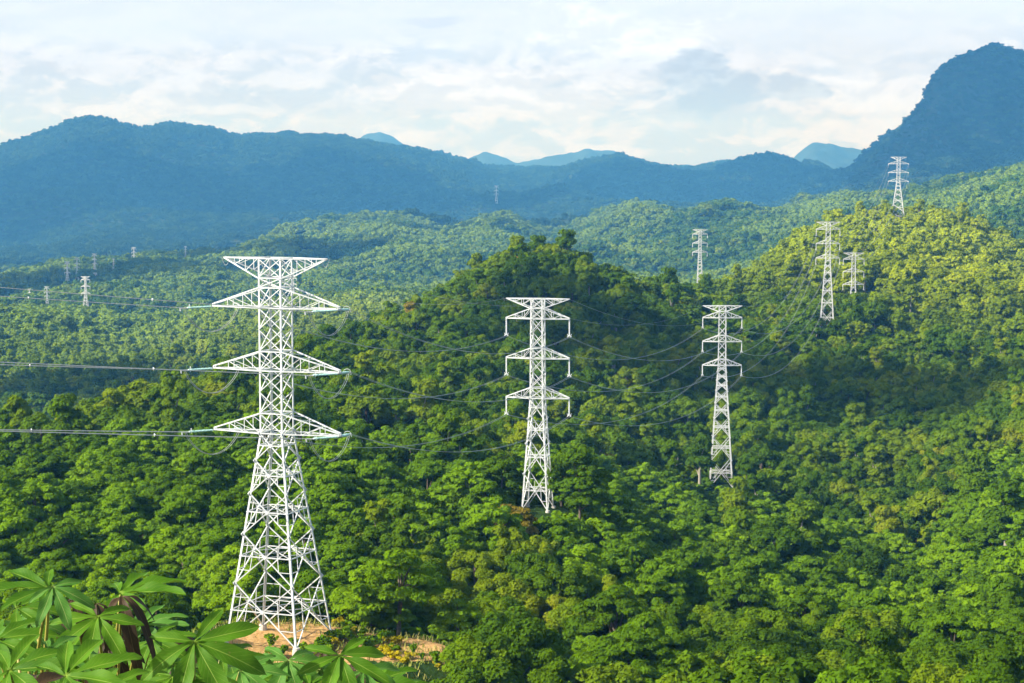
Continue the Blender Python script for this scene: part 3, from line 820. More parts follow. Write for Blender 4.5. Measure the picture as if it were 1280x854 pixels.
def keep_clear(x, y):
    """True where a tree may stand"""
    ok = np.ones(len(x), bool)
    def circ(px, py, r):
        nonlocal ok
        ok &= (x - px) ** 2 + (y - py) ** 2 > r * r
    circ(p_main.x, p_main.y, 14.5)
    # bare spoil bank running right from the pylon and the strip before it
    bx, by = p_main.x + 14, p_main.y - 1
    ok &= ~((((x - bx) / 14) ** 2 + ((y - by) / 9) ** 2) < 1)
    ok &= ~((y < p_main.y) & (y > 195) & (x > p_main.x - 10) & (x < p_main.x + 26 - (p_main.y - y) * .12))
    circ(p_2.x, p_2.y, 5.5); circ(p_3.x, p_3.y, 7.5); circ(p_4.x, p_4.y, 8); circ(p_5.x, p_5.y, 6); circ(p_6.x, p_6.y, 9)
    ok &= ~((np.abs(x - (p_2.x - 1.5) * y / p_2.y) < 6.0) & (y < p_2.y) & (y > p_2.y - 34))
    ok &= ~((np.abs(x - p_3.x * y / p_3.y) < 8) & (y < p_3.y) & (y > p_3.y - 80))
    ok &= ~((np.abs(x - p_4.x * y / p_4.y) < 6) & (y < p_4.y) & (y > p_4.y - 60))
    ok &= ~((np.abs(x - p_5.x * y / p_5.y) < 8) & (y < p_5.y) & (y > p_5.y - 110))
    ok &= ~((np.abs(x - p_6.x * y / p_6.y) < 6) & (y < p_6.y) & (y > p_6.y - 60))
    for q_ in FARPOS: ok &= ~((np.abs(x - q_[0] * y / q_[1]) < 14) & (y < q_[1] + 15) & (y > q_[1] - 150))
    return ok

FARPOS = []
NEAR = {}
LM = [('large pylon', 349, 760), ('slim pylon', 672, 628), ('tall slender pylon', 900, 605), ('soil mound', 470, 800), ('cassava leaves', 120, 800),
      ('dark ridge', 120, 560), ('wooded gully', 1150, 690), ('edge above the gully', 1270, 600), ('corner below the gully', 1270, 840), ('edge under the slim pylon', 690, 845),
      ('edge under the slender pylon', 920, 845), ('foot of the middle hill', 440, 560), ('edge above the cassava', 10, 660)]
ORD = ['nearest', 'second', 'third', 'fourth', 'fifth', 'sixth', 'seventh', 'eighth', 'ninth', 'tenth', 'eleventh', 'twelfth', 'thirteenth', 'fourteenth', 'fifteenth', 'sixteenth', 'seventeenth', 'eighteenth', 'nineteenth', 'twentieth']

def build_forest():
    # ---------- prototypes of the single near trees: crown + trunk parts, shared mesh data
    protos = []
    specs = [('feather', 15000, 11.0, 5.6, .25), ('feather', 13500, 9.5, 5.0, .24), ('feather', 16500, 12.5, 6.2, .26), ('feather', 14000, 9.0, 5.6, .25), ('feather', 14500, 10.5, 5.0, .24),
             ('broad', 14000, 12.0, 4.6, .28), ('broad', 15000, 10.5, 4.9, .28), ('tall', 11500, 15.0, 3.9, .28)]
    for i, (k, nc, H, Rr, sz) in enumerate(specs):
        mat = M['leaf_feather'] if k == 'feather' else M['leaf_broad']
        me, L, rng = make_crown('crown', k, nc, H, Rr, sz, mat, 100 + i, 1.9 if k == 'feather' else 1.4)
        tm = limb_mb(H, L, rng, .9, .72, 10).mesh('trunk', M['bark'], True)
        protos.append((k, me, tm, H, Rr))
    x, y = jitter_grid(196, 470, 7.0, 0.275)
    ok = keep_clear(x, y); x, y = x[ok], y[ok]
    z = hgt(x, y)
    px, py = proj(x, y, z + 9)
    vis = (px > -25) & (px < 1305) & (py < 880)
    size = 10 / y
    order = [i for i in np.argsort(-size) if vis[i]][:300]
    sel = set(order)
    infos = []
    for i in order:
        zone_b = fbm(np.array([x[i] / 45]), np.array([y[i] / 45]), 77, 2)[0]
        rv = RNG.uniform()
        if zone_b > 0.28 or rv < 0.10: ki = int(RNG.choice([5, 6, 7], p=[.45, .45, .10]))
        else: ki = int(RNG.integers(0, 5))
        infos.append([i, ki])
    used = {}
    for n_, (i, ki) in enumerate(infos):
        k, me, tm, H, Rr = protos[ki]
        r = empty({'feather': 'feathery_tree', 'broad': 'broadleaf_tree', 'tall': 'slender_tree'}[k], (x[i], y[i], z[i]), RNG.uniform(0, 6.28))
        s = RNG.choice([.62, .8, .95, 1.1, 1.3], p=[.12, .25, .3, .23, .10]) * RNG.uniform(.92, 1.08); r.scale = (s * RNG.uniform(.92, 1.1), s * RNG.uniform(.92, 1.1), s)
        c = link('crown', me, r); t = link('trunk', tm, r)
        cx, cy = proj(x[i], y[i], z[i] + H * s * .75)
        d = sorted(((cx - a) ** 2 + (cy - b) ** 2, nm) for nm, a, b in LM)
        look = {'feather': 'feathery layered tree', 'broad': 'dense rounded tree', 'tall': 'narrow tufted tree'}[k]
        used.setdefault((look, d[0][1], d[1][1]), []).append((d[0][0], r))
    for (look, A, B), lst in used.items():
        lst.sort(key=lambda q: q[0])
        for j, (_, r) in enumerate(lst):
            o = ORD[j] if j < len(ORD) else f'{j + 1}th'
            if j == 0: lab = f'{look} nearest the {A}, toward the {B}'
            else: lab = f'{look}, {o} from {A} toward {B}'
            if len(lab.split()) > 16: lab = lab.replace('dense rounded', 'rounded').replace('feathery layered', 'feathery')
            tag(r, lab, 'tree', 'forest trees around the near pylons')
    keep = np.array([i not in sel for i in range(len(x))])

    # ---------- the rest of the forest: one object, instanced
    pc = bpy.data.collections.new('forest_sources')
    vi = {}
    def reg(cls, me):
        o = bpy.data.objects.new('src_%02d_%s' % (sum(len(v) for v in vi.values()), cls), me); pc.objects.link(o)
        vi.setdefault(cls, []).append(sum(len(v) for v in vi.values()))
    for i, (k, nc, H, Rr, sz) in enumerate([('feather', 6500, 11, 5.6, .38), ('feather', 6000, 9.5, 5.2, .38), ('feather', 6800, 12, 6, .40)]): reg('f1', lod_tree('m', k, nc, H, Rr, sz, M['leaf_feather'], 200 + i))
    for i, (k, nc, H, Rr, sz) in enumerate([('broad', 5800, 12, 5.0, .42), ('broad', 6000, 10.5, 5.4, .42), ('broad', 6400, 14, 5.6, .44), ('tall', 4800, 16, 4.0, .42), ('plume', 5200, 11, 5.0, .38)]): reg('b1', lod_tree('m', k, nc, H, Rr, sz, M['leaf_broad'], 220 + i, pale=(i == 3)))
    reg('tallest', lod_tree('m', 'tall', 5200, 16, 4.4, .42, M['leaf_broad'], 311, pale=True))
    for i, (k, nc, H, Rr, sz) in enumerate([('broad', 1700, 12, 5.4, .78), ('broad', 1700, 13.5, 5.8, .8), ('tall', 1300, 16, 4.4, .72), ('plume', 1500, 12, 5.6, .7), ('feather', 1500, 11, 5.8, .78), ('plume', 1400, 10, 5.0, .7)]): reg('b2', lod_tree('m', k, nc, H, Rr, sz, M['leaf_broad'], 240 + i, pale=(i in (1, 2))))
    for i, (k, nc, H, Rr, sz) in enumerate([('broad', 460, 13, 7.0, 1.7), ('plume', 440, 13, 7.0, 1.5), ('broad', 460, 15, 7.5, 1.7), ('clumps', 560, 14, 10, 1.8)]): reg('b3', lod_tree('m', k, nc, H, Rr, sz, M['leaf_far'], 260 + i, trunk=False))
    for i, (k, nc, H, Rr, sz) in enumerate([('clumps', 300, 24, 21, 4.8), ('clumps', 300, 29, 23, 5.0), ('broad', 220, 27, 13, 4.4)]): reg('c4', lod_tree('m', k, nc, H, Rr, sz, M['leaf_mountain_shade'], 280 + i, trunk=False))
    for i, (k, nc, H, Rr, sz) in enumerate([('clumps', 420, 3.2, 2.8, .6), ('clumps', 420, 2.4, 2.4, .55)]): reg('u', lod_tree('m', k, nc, H, Rr, sz, M['leaf_feather'], 300 + i, trunk=False))
    for i in range(3):
        rg = np.random.default_rng(330 + i); _, _, L_ = crown_points('tall' if i else 'broad', 50, 14, 4.5, rg)
        q = limb_mb(14, L_, rg, .8, .85, 16, 6); reg('dead', np_mesh('m', np.array(q.v), np.array([f for f in q.f if len(f) == 4 or len(f) == 5 and False]), [M['bark_pale']]))
    pts = []
    def addp(x, y, cls, smin, smax, sink=0.3, p=None):
        z = hgt(x, y) - sink
        v = RNG.choice(vi[cls], len(x), p=p); s = smin + (smax - smin) * RNG.uniform(0, 1, len(x)) ** 1.35
        pts.append(np.stack([x, y, z, v, s, RNG.uniform(0, 6.283, len(x))], 1))
    xr, yr = x[keep], y[keep]
    zb = fbm(xr / 45, yr / 45, 77, 2) > 0.22
    addp(xr[~zb], yr[~zb], 'f1', .6, 1.3); addp(xr[zb], yr[zb], 'b1', .6, 1.3)
    xu, yu = jitter_grid(192, 720, 4.0, 0.28); ok = (xu - p_main.x - 6) ** 2 / 20 ** 2 + (yu - p_main.y) ** 2 / 16 ** 2 > 1; ok &= ~((yu < p_main.y) & (xu > p_main.x - 10) & (xu < p_main.x + 24))
    for q_ in (p_2, p_3): ok &= ~((np.abs(xu - q_.x) < 6) & (yu < q_.y + 6) & (yu > q_.y - 10))
    addp(xu[ok], yu[ok], 'u', .7, 1.5)
    x2, y2 = jitter_grid(470, 1000, 7.3, 0.285); ok = keep_clear(x2, y2); x2, y2 = x2[ok], y2[ok]
    pf, _ = proj(x2, y2, hgt(x2, y2)); 
    zb = (fbm(x2 / 60, y2 / 60, 77, 2) + np.clip((y2 - 470) / 160, 0, 1) * 1.2 - np.clip((pf - 600) / 300, 0, .8) * (y2 < 640)) > 0.2
    addp(x2[~zb], y2[~zb], 'f1', .6, 1.35); addp(x2[zb], y2[zb], 'b1', .5, 1.5)
    k = RNG.uniform(size=len(x2)) < .012; addp(x2[k] + 2.5, y2[k] - 2, 'dead', .8, 1.15)
    k = RNG.uniform(size=len(x2)) < .02; addp(x2[k] + 3, y2[k], 'tallest', 1.2, 1.6)
    def cull(x, y, extra=22, D0=200):
        """drop points far behind a crest"""
        S = np.linspace(-.36, .36, 361); Y = np.geomspace(200, 20000, 1000)
        SS, YY = np.meshgrid(S, Y); H = hgt((SS * YY).ravel(), YY.ravel()).reshape(SS.shape)
        sl = np.maximum.accumulate((H + 4) / YY, axis=0)
        si = np.clip(((x / y) + .36) / .72 * 360, 0, 360).astype(int); yi = np.clip(np.searchsorted(Y, y) - 2, 0, 999)
        return (hgt(x, y) + extra) / y > sl[yi, si] - 12 / y
    x3, y3 = jitter_grid(1000, 2000, 8.2, 0.285); ok = keep_clear(x3, y3) & cull(x3, y3); x3, y3 = x3[ok], y3[ok]
    nearb = y3 < 1250
    addp(x3, y3, 'b2', .45, 1.65)
    x4, y4 = jitter_grid(2000, 5600, 12.5, 0.285); ok = cull(x4, y4, 26) & keep_clear(x4, y4); addp(x4[ok], y4[ok], 'b3', .4, 1.75)
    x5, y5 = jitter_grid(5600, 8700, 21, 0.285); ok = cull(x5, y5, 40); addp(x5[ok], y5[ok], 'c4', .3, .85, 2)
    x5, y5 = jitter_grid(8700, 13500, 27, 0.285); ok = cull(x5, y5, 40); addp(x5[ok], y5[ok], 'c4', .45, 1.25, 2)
    A = np.vstack(pts); print('forest instances', len(A))
    me = bpy.data.meshes.new('forest'); me.vertices.add(len(A)); me.vertices.foreach_set('co', A[:, :3].astype(np.float32).ravel())
    for nm, typ, col in (('variant', 'INT', 3), ('size', 'FLOAT', 4), ('turn', 'FLOAT', 5)):
        at = me.attributes.new(nm, typ, 'POINT'); at.data.foreach_set('value', A[:, col].astype(np.int32 if typ == 'INT' else np.float32))
    me.materials.append(M['leaf_broad'])
    fo = link('forest', me); tag(fo, 'dense green tropical forest covering the hills and the valley floor', 'forest', kind='stuff')
    ng = bpy.data.node_groups.new('plant_forest', 'GeometryNodeTree')
    ng.interface.new_socket('Geometry', in_out='INPUT', socket_type='NodeSocketGeometry'); ng.interface.new_socket('Geometry', in_out='OUTPUT', socket_type='NodeSocketGeometry')
    gi = ng.nodes.new('NodeGroupInput'); go = ng.nodes.new('NodeGroupOutput')
    ci = ng.nodes.new('GeometryNodeCollectionInfo'); ci.inputs['Collection'].default_value = pc; ci.inputs['Separate Children'].default_value = True; ci.inputs['Reset Children'].default_value = True
    ip = ng.nodes.new('GeometryNodeInstanceOnPoints'); ip.inputs['Pick Instance'].default_value = True
    def na(name, t):
        n = ng.nodes.new('GeometryNodeInputNamedAttribute'); n.data_type = t; n.inputs['Name'].default_value = name; return n.outputs['Attribute']
    L = ng.links
    cx = ng.nodes.new('ShaderNodeCombineXYZ'); L.new(na('turn', 'FLOAT'), cx.inputs[2])
    m2p = ng.nodes.new('GeometryNodeMeshToPoints')
    L.new(gi.outputs[0], ip.inputs['Points']); L.new(ci.outputs[0], ip.inputs['Instance']); L.new(na('variant', 'INT'), ip.inputs['Instance Index'])
    L.new(cx.outputs[0], ip.inputs['Rotation']); L.new(na('size', 'FLOAT'), ip.inputs['Scale']); L.new(ip.outputs[0], go.inputs[0])
    md = fo.modifiers.new('forest', 'NODES'); md.node_group = ng

    # ---------- remarkable single trees
    def special(name, kind, px, row, D, H, Rr, nc, sz, mat, label, bark='bark', seed=1, foot=False, top=.72):
        me, L_, rng = make_crown('crown', kind, nc, H, Rr, sz, mat, seed, 1.5)
        best = None
        for dd in np.linspace(.8, 1.2, 61):
            q = P(px, row, D * dd); er = abs(h1(q.x, q.y) + (0 if foot else H * .8) - q.z)
            if best is None or er < best[0]: best = (er, q)
        q = best[1]
        r = empty(name, (q.x, q.y, h1(q.x, q.y) - .2)); link('crown', me, r)
        link('trunk', limb_mb(H, L_, rng, 1.0, top, 10).mesh('trunk', M[bark], True), r)
        tag(r, label, 'tree'); print('special', label, round(best[0], 1), [round(v) for v in q])
    special('slender_tree', 'tall', 513, 388, 955, 22, 4.2, 2400, .75, M['leaf_olive'], 'tall ragged tree standing out on the skyline of the middle hill shoulder', seed=401)
    special('round_tree', 'broad', 93, 516, 575, 15, 7.2, 4200, .62, M['leaf_gold'], 'big yellow-green round tree on the dark ridge under the power cables', seed=402)
    special('flowering_tree', 'broad', 778, 527, 660, 15, 6.5, 3600, .6, M['leaf_red'], 'tree with orange-red flowers between the slim and the tall slender pylon', seed=403)
    special('flowering_tree', 'broad', 652, 327, 1015, 14, 5, 2200, .75, M['leaf_red'], 'small tree with orange leaves near the top of the middle hill', seed=404)
    special('golden_tree', 'tall', 708, 322, 1020, 20, 6, 2600, .75, M['leaf_gold'], 'golden green tree on the very top of the middle hill', seed=405)
    special('olive_tree', 'broad', 745, 572, 560, 12, 6.5, 3600, .6, M['leaf_olive'], 'dull olive tree on the slope above the slim pylon feet', seed=406)
    special('bare_trunk_tree', 'tall', 437, 733, 276, 13.5, 4.6, 3600, .42, M['leaf_broad'], 'young tree with bare forked pale trunk behind the soil mound', 'bark_pale', seed=407, foot=True, top=.8)
    special('olive_tree', 'feather', 640, 640, 385, 10, 6.0, 3600, .5, M['leaf_olive'], 'brownish olive tree just in front of the slim pylon foot', seed=408)
    special('round_tree', 'broad', 905, 690, 440, 13, 6.5, 5200, .5, M['leaf_broad'], 'large dark round tree below the tall slender pylon', seed=409)
    special('dark_tree', 'broad', 1115, 640, 560, 14, 7.5, 5200, .52, M['leaf_broad'], 'broad dark tree at the head of the steep gully', seed=410)
    special('round_tree', 'broad', 748, 372, 1000, 16, 7, 2600, .8, M['leaf_broad'], 'dark round crown on the shaded shoulder of the middle hill', seed=411)
    special('skyline_tree', 'tall', 1086, 277, 1700, 18, 7, 1500, 1.1, M['leaf_broad'], 'dark tree poking above the crest left of the hilltop pylon', seed=412)

# ================================================================= GROUND
def build_ground():
    ys = np.concatenate([np.arange(-70, 190, 3.0), np.arange(190, 320, 1.2), np.geomspace(320, 25500, 690)])
    ts = np.concatenate([np.linspace(-.52, -.32, 20, endpoint=False), np.linspace(-.32, .32, 560), np.linspace(.32, .52, 21)[1:]])
    T, Y = np.meshgrid(ts, ys); X = T * (Y + 150)
    Z = hgt(X.ravel(), Y.ravel())
    V = np.stack([X.ravel(), Y.ravel(), Z], 1)
    nx = len(ts); ny = len(ys)
    i = np.arange(ny - 1)[:, None] * nx + np.arange(nx - 1)[None]
    Fc = np.stack([i, i + 1, i + nx + 1, i + nx], -1).reshape(-1, 4)
    me = np_mesh('ground', V, Fc, [M['ground']])
    me.polygons.foreach_set('use_smooth', [True] * len(Fc))
    x, y = V[:, 0], V[:, 1]
    bare = np.exp(-(((x - p_main.x - 3) / 13) ** 2 + ((y - p_main.y) / 12) ** 2) ** 1.5)
    bare = np.maximum(bare, 0.95 * np.exp(-(((x - p_main.x - 14) / 13.0) ** 2 + ((y - p_main.y + 1) / 7) ** 2) ** 1.5))
    q = P(127, 436, 1700)
    bare = np.maximum(bare, 0.0)
    at = me.attributes.new('bare', 'FLOAT', 'POINT'); at.data.foreach_set('value', bare.astype(np.float32))
    o = link('ground', me); tag(o, 'hilly forest ground with a bare soil mound at the pylon', 'ground', kind='structure')
    return float(V[:, 2].min()), float(V[:, 2].max())

def build_mound_plants():
    mats = [M['leaf_feather'], M['leaf_gold']]
    me = [make_crown('foliage', 'clumps', 420, 1.5, 1.1, .26, mats[0], 501)[0], make_crown('foliage', 'clumps', 360, 1.1, .9, .22, mats[1], 502)[0], make_crown('foliage', 'plume', 420, 1.6, .9, .2, mats[0], 503)[0]]
    spots = []
    rng = np.random.default_rng(5)
    for px, row, n in ((372, 812, 5), (405, 812, 8), (425, 802, 7), (440, 795, 6), (470, 800, 8), (455, 812, 9), (490, 815, 8), (512, 822, 6), (345, 812, 4), (430, 780, 4), (540, 830, 5), (400, 825, 6)):
        for _ in range(n): spots.append((px + rng.normal() * 9, row + rng.normal() * 4))
    where = ['beside the near pylon leg', 'on the soil mound crest', 'at the mound end toward the forest', 'low on the front of the soil mound']
    cnt = {}
    for i, (px, row) in enumerate(spots):
        best = None
        for D in np.linspace(222, 268, 47):
            q = P(px, row, D); er = abs(h1(q.x, q.y) + .5 - q.z)
            if best is None or er < best[0]: best = (er, q)
        q = best[1]
        r = empty('weed_bush', (q.x, q.y, h1(q.x, q.y) - .05), rng.uniform(0, 6)); s = rng.uniform(.6, 1.3); r.scale = (s, s, s)
        k = int(rng.integers(0, 3)); o = link('foliage', me[k], r)
        w = where[0] if px < 400 else (where[3] if row > 812 else (where[2] if px > 500 else where[1]))
        tag(r, ['low bright green weed bush', 'low yellowish weed bush', 'tuft of tall green weeds'][k] + ' ' + w, 'bush', 'weed bushes ' + w + str(['', ', yellowish', ', tufted'][k]))
    # dry yellow grass on the spoil bank
    c, n = [], []
    V, Fc = [], []
    rngg = np.random.default_rng(6)
    m = 6000
    x = p_main.x + rngg.uniform(-14, 27, m); y = p_main.y + rngg.uniform(-13, 12, m)
    k = (fbm(x / 2.5, y / 2.5, 55, 3) > -0.05) & ~((np.abs(x - p_main.x) < 4.5) & (np.abs(y - p_main.y) < 6) & (rngg.uniform(size=m) < .8))
    x, y = x[k], y[k]; z = hgt(x, y); m = len(x)
    h = rngg.uniform(.25, .8, m); a = rngg.uniform(0, 6.28, m); l = rngg.uniform(.1, .5, m)
    b0 = np.stack([x, y, z - .03], 1); tdir = np.stack([np.cos(a), np.sin(a), np.zeros(m)], 1)
    w = .06
    v = np.stack([b0 - tdir * w, b0 + tdir * w, b0 + np.stack([l * np.cos(a + 1.3), l * np.sin(a + 1.3), h], 1) + tdir * .02, b0 + np.stack([l * np.cos(a + 1.3), l * np.sin(a + 1.3), h], 1) - tdir * .02], 1).reshape(-1, 3)
    mg, nt, out = new_mat('dry_grass'); geo = N(nt, 'ShaderNodeNewGeometry')
    principled(nt, out, ramp(nt, noise(nt, geo.outputs['Position'], .35, 4), [(.35, (.42, .36, .12)), (.5, (.30, .33, .06)), (.65, (.12, .22, .02))]), .9, .1)
    o = link('grass', np_mesh('grass', v, np.arange(4 * m).reshape(-1, 4), [mg])); tag(o, 'dry grass growing over the soil mound at the pylon', 'grass', kind='stuff')

# ================================================================= CASSAVA
def cassava_mats():
    def mk(name, c1, c2, vein, trans):
        m, nt, out = new_mat(name)
        uv = N(nt, 'ShaderNodeUVMap', uv_map='leaf'); sp = N(nt, 'ShaderNodeSeparateXYZ'); nt.links.new(uv.outputs[0], sp.inputs[0])
        geo = N(nt, 'ShaderNodeNewGeometry')
        base = ramp(nt, noise(nt, geo.outputs['Position'], 9, 4), [(.3, c1), (.7, c2)])
        u = mathn(nt, 'ABSOLUTE', mathn(nt, 'SUBTRACT', sp.outputs[0], .5))      # 0 at midrib
        mid = mathn(nt, 'SUBTRACT', 1, mathn(nt, 'MULTIPLY', u, 26), clamp=True)
        # side veins: stripes slanted from the midrib
        s = mathn(nt, 'SUBTRACT', mathn(nt, 'MULTIPLY', sp.outputs[1], 11), mathn(nt, 'MULTIPLY', u, 5))
        fr = mathn(nt, 'ABSOLUTE', mathn(nt, 'SUBTRACT', mathn(nt, 'FRACT', s), .5))
        sv = mathn(nt, 'MULTIPLY', mathn(nt, 'SUBTRACT', 1, mathn(nt, 'MULTIPLY', fr, 14), clamp=True), .35)
        vv = mathn(nt, 'MAXIMUM', mid, sv)
        hub = mathn(nt, 'SUBTRACT', 1, mathn(nt, 'MULTIPLY', sp.outputs[1], 12), clamp=True)
        vv = mathn(nt, 'MAXIMUM', vv, hub)
        c = mixc(nt, mathn(nt, 'MULTIPLY', vv, .85), base, vein)
        b = principled(nt, out, mixc(nt, ramp(nt, noise(nt, geo.outputs['Position'], 60, 5), [(.68, (0, 0, 0)), (.74, (.7, .7, .7))]), c, (.25, .20, .05)), .58, .18)
        bp = N(nt, 'ShaderNodeBump'); bp.inputs['Strength'].default_value = .35; bp.inputs['Distance'].default_value = .003; bp.invert = True
        nt.links.new(vv, bp.inputs['Height']); nt.links.new(bp.outputs[0], b.inputs['Normal'])
        t = N(nt, 'ShaderNodeBsdfTranslucent'); nt.links.new(mixc(nt, .4, c, vein), t.inputs[0])
        mx = N(nt, 'ShaderNodeMixShader'); mx.inputs[0].default_value = trans
        nt.links.new(b.outputs[0], mx.inputs[1]); nt.links.new(t.outputs[0], mx.inputs[2]); nt.links.new(mx.outputs[0], out.inputs[0])
        return m
    M['cas_green'] = mk('cassava_green', (.045, .14, .005), (.11, .255, .007), (.32, .45, .06), .3)
    M['cas_pale'] = mk('cassava_pale', (.06, .19, .02), (.10, .26, .03), (.38, .48, .12), .3)
    M['cas_dark'] = mk('cassava_dark', (.030, .022, .012), (.075, .045, .022), (.14, .10, .04), .1)
    M['petiole'] = simple('petiole', (.34, .30, .06), .5, .4)
    M['cas_stem'] = simple('cas_stem', (.25, .27, .12), .7, .3)

def leaflet(L, Wd, ang, droop, fold, rng, uvs, V, Fc):
    """one lobe lying in the xy plane from the hub, along direction ang; local z is up"""
    ns, nw = 11, 5
    b = len(V); ca, sa = math.cos(ang), math.sin(ang); bend = rng.uniform(-.10, .10); wob = rng.uniform(0, 6)
    for i in range(ns + 1):
        t = i / ns
        w = Wd * (math.sin(math.pi * min(1, (t * .93 + .035)) ** .95) ** .75) * (0.35 + .65 * min(1, t / .45)) if 0 < i < ns else Wd * (.10 if i == 0 else .015)
        x = L * t * (1 - .12 * droop * t * t); z0 = -droop * L * t * t * .75 + .10 * L * t
        yb = bend * L * t * t
        for j in range(nw):
            q = (j / (nw - 1) - .5) * 2
            yy = yb + q * w * .5; zz = z0 + abs(q) * w * fold + .010 * L / .15 * math.sin(wob + t * 13 + q * 2) * abs(q) * .35
            V.append((x * ca - yy * sa, x * sa + yy * ca, zz)); uvs.append((j / (nw - 1), t))
    for i in range(ns):
        for j in range(nw - 1):
            a = b + i * nw + j; Fc.append((a, a + nw, a + nw + 1, a + 1))

def cassava_leaf_mesh(L, n, spread, droop, mat, rng, wr=.30):
    V, Fc, uvs = [], [], []
    for k in range(n):
        t = (k / (n - 1) - .5) if n > 1 else 0
        ln = L * (1 - .42 * abs(2 * t) ** 1.6) * rng.uniform(.93, 1.05)
        leaflet(ln, ln * wr * rng.uniform(.9, 1.1), t * spread + rng.uniform(-.06, .06), droop * rng.uniform(.6, 1.4), .22 * rng.uniform(.5, 1.4), rng, uvs, V, Fc)
    me = bpy.data.meshes.new('leaf'); me.from_pydata(V, [], Fc)
    uv = me.uv_layers.new(name='leaf')
    for l in me.loops: uv.data[l.index].uv = uvs[l.vertex_index]
    me.materials.append(mat); me.polygons.foreach_set('use_smooth', [True] * len(Fc)); me.update(); return me

